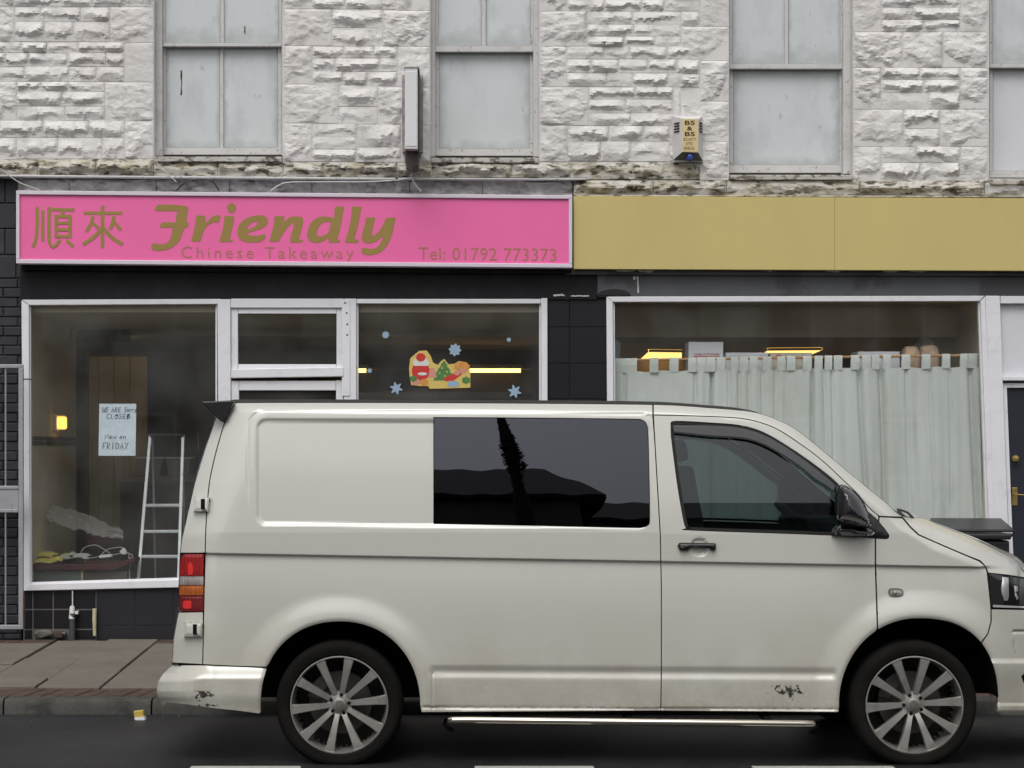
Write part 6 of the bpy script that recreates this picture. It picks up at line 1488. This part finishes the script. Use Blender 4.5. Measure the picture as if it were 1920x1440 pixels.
# wheels
def wheel(u, rot, far=False):
    c = P(u, 1322, YV); sgn_ = -1 if far else 1; y0 = YV + .005 if not far else FARY - .005
    def L(prof): return [(r_, o_ * sgn_) for r_, o_ in prof]
    C0 = (c.x, y0, c.z)
    mb = MB().lathe(L([(.252, .004), (.262, -.006), (.268, -.0105), (.2705, -.009), (.285, -.0145), (.297, -.014), (.2985, -.0115), (.301, -.0125), (.312, -.008), (.3135, -.0045), (.324, .008), (.331, .03), (.333, .06), (.333, .17), (.331, .20), (.310, .235), (.262, .24)]), C0, 72)
    mb.v = [(x, y, max(z, .0015) if z < .03 else z) for x, y, z in mb.v]           # flattened where it stands on the road
    wh = mb.build('wheel', TYRE, van, smooth=True)
    MB().lathe(L([(.2535, .006), (.2555, -.003), (.249, -.004), (.246, .004), (.243, .03), (.238, .05), (.234, .22)]), C0, 72).build('rim', RIM, wh, smooth=True)
    MB().lathe(L([(.2385, .052), (.2345, .20), (.06, .20)]), C0, 48).build('barrel', RIMD, wh, smooth=True)
    if far: return
    MB().lathe(L([(.055, .12), (.165, .12), (.165, .14), (.055, .14)]), C0, 48).build('brake_disc', DISC, wh, smooth=True, angle=30)
    cal = MB(); pr = []
    for a in range(115, 175, 6): pr.append((.175 * math.cos(R(a)), .175 * math.sin(R(a))))
    for a in range(170, 110, -6): pr.append((.105 * math.cos(R(a)), .105 * math.sin(R(a))))
    n = len(pr); cal.add([(c.x + a, y0 + .095, c.z + b) for a, b in pr] + [(c.x + a, y0 + .17, c.z + b) for a, b in pr], [tuple(range(n)), tuple(range(n, 2 * n))[::-1]] + [(i, n + i, n + (i + 1) % n, (i + 1) % n) for i in range(n)])
    cal.build('brake_caliper', DISC, wh, bevel=.004)
    for k in range(10):
        a = R(90 - rot - 36 * k); rd = Vector((math.cos(a), 0, math.sin(a))); tg = Vector((-math.sin(a), 0, math.cos(a))); vs = []; fs = []
        sec = [(.052, .0135, .030), (.10, .0155, .016), (.16, .0185, .008), (.215, .0225, .004), (.240, .0265, .002), (.249, .031, .003)]
        for r_, hw, yy in sec:
            for (q, dy) in [(-1, .035), (-1, .004), (-.86, 0), (.86, 0), (1, .004), (1, .035)]:
                p = Vector(C0) + rd * r_ + tg * hw * q; vs.append((p.x, y0 + yy + dy, p.z))
        for i in range(len(sec) - 1):
            for j in range(5): fs.append((i * 6 + j, i * 6 + j + 1, i * 6 + j + 7, i * 6 + j + 6))
        fs.append(tuple(range(6))); fs.append(tuple(range(30, 36)))
        MB().add(vs, fs).build('spoke', RIM, wh, smooth=True, angle=25)
    MB().lathe(L([(.0, .012), (.020, .012), (.033, .016), (.036, .022), (.040, .030), (.062, .034), (.066, .042), (.066, .09)]), C0, 40).build('hub', RIM, wh, smooth=True, angle=30)
    cap_ = MB().lathe(L([(0, .009), (.022, .0095), (.027, .012), (.028, .016)]), C0, 32).build('centre_cap', M('dull_cap', (.17, .16, .15), .45, .4, metal=.3), wh, smooth=True)
    em = MB(); cc = Vector(C0)
    for k in range(24):
        a0, a1 = 2 * math.pi * k / 24, 2 * math.pi * (k + 1) / 24
        em.add([(cc.x + r_ * math.cos(a), cc.y + .0075, cc.z + r_ * math.sin(a)) for r_, a in [(.0165, a0), (.0165, a1), (.019, a1), (.019, a0)]], [(0, 1, 2, 3)])
    def bar(x0, z0, x1, z1, dz):
        d = Vector((x1 - x0, 0, z1 - z0)).normalized(); nrm = Vector((-d.z, 0, d.x)) * .0012
        em.add([(cc.x + x0 + nrm.x, cc.y + .0073 - dz, cc.z + z0 + nrm.z), (cc.x + x1 + nrm.x, cc.y + .0073 - dz, cc.z + z1 + nrm.z), (cc.x + x1 - nrm.x, cc.y + .0073 - dz, cc.z + z1 - nrm.z), (cc.x + x0 - nrm.x, cc.y + .0073 - dz, cc.z + z0 - nrm.z)], [(0, 1, 2, 3)])
    for i, q in enumerate([(-.0065, .0155, 0, .002), (0, .002, .0065, .0155), (-.015, .007, -.007, -.014), (-.007, -.014, 0, -.001), (0, -.001, .007, -.014), (.007, -.014, .015, .007)]): bar(*q, i * .0001)
    em.build('emblem', CHROME, wh)
    for k in range(5):
        a = R(90 - rot - 18 - 72 * k + (54 if u > 1000 else 20)); p = Vector(C0) + Vector((math.cos(a), 0, math.sin(a))) * .05
        MB().lathe([(0, .026), (.009, .026), (.0095, .034)], (p.x, y0, p.z), 12).build('bolt_hole', UNDER, wh)
for far in (False, True):
    wheel(636, 12, far); wheel(1715, 14, far)
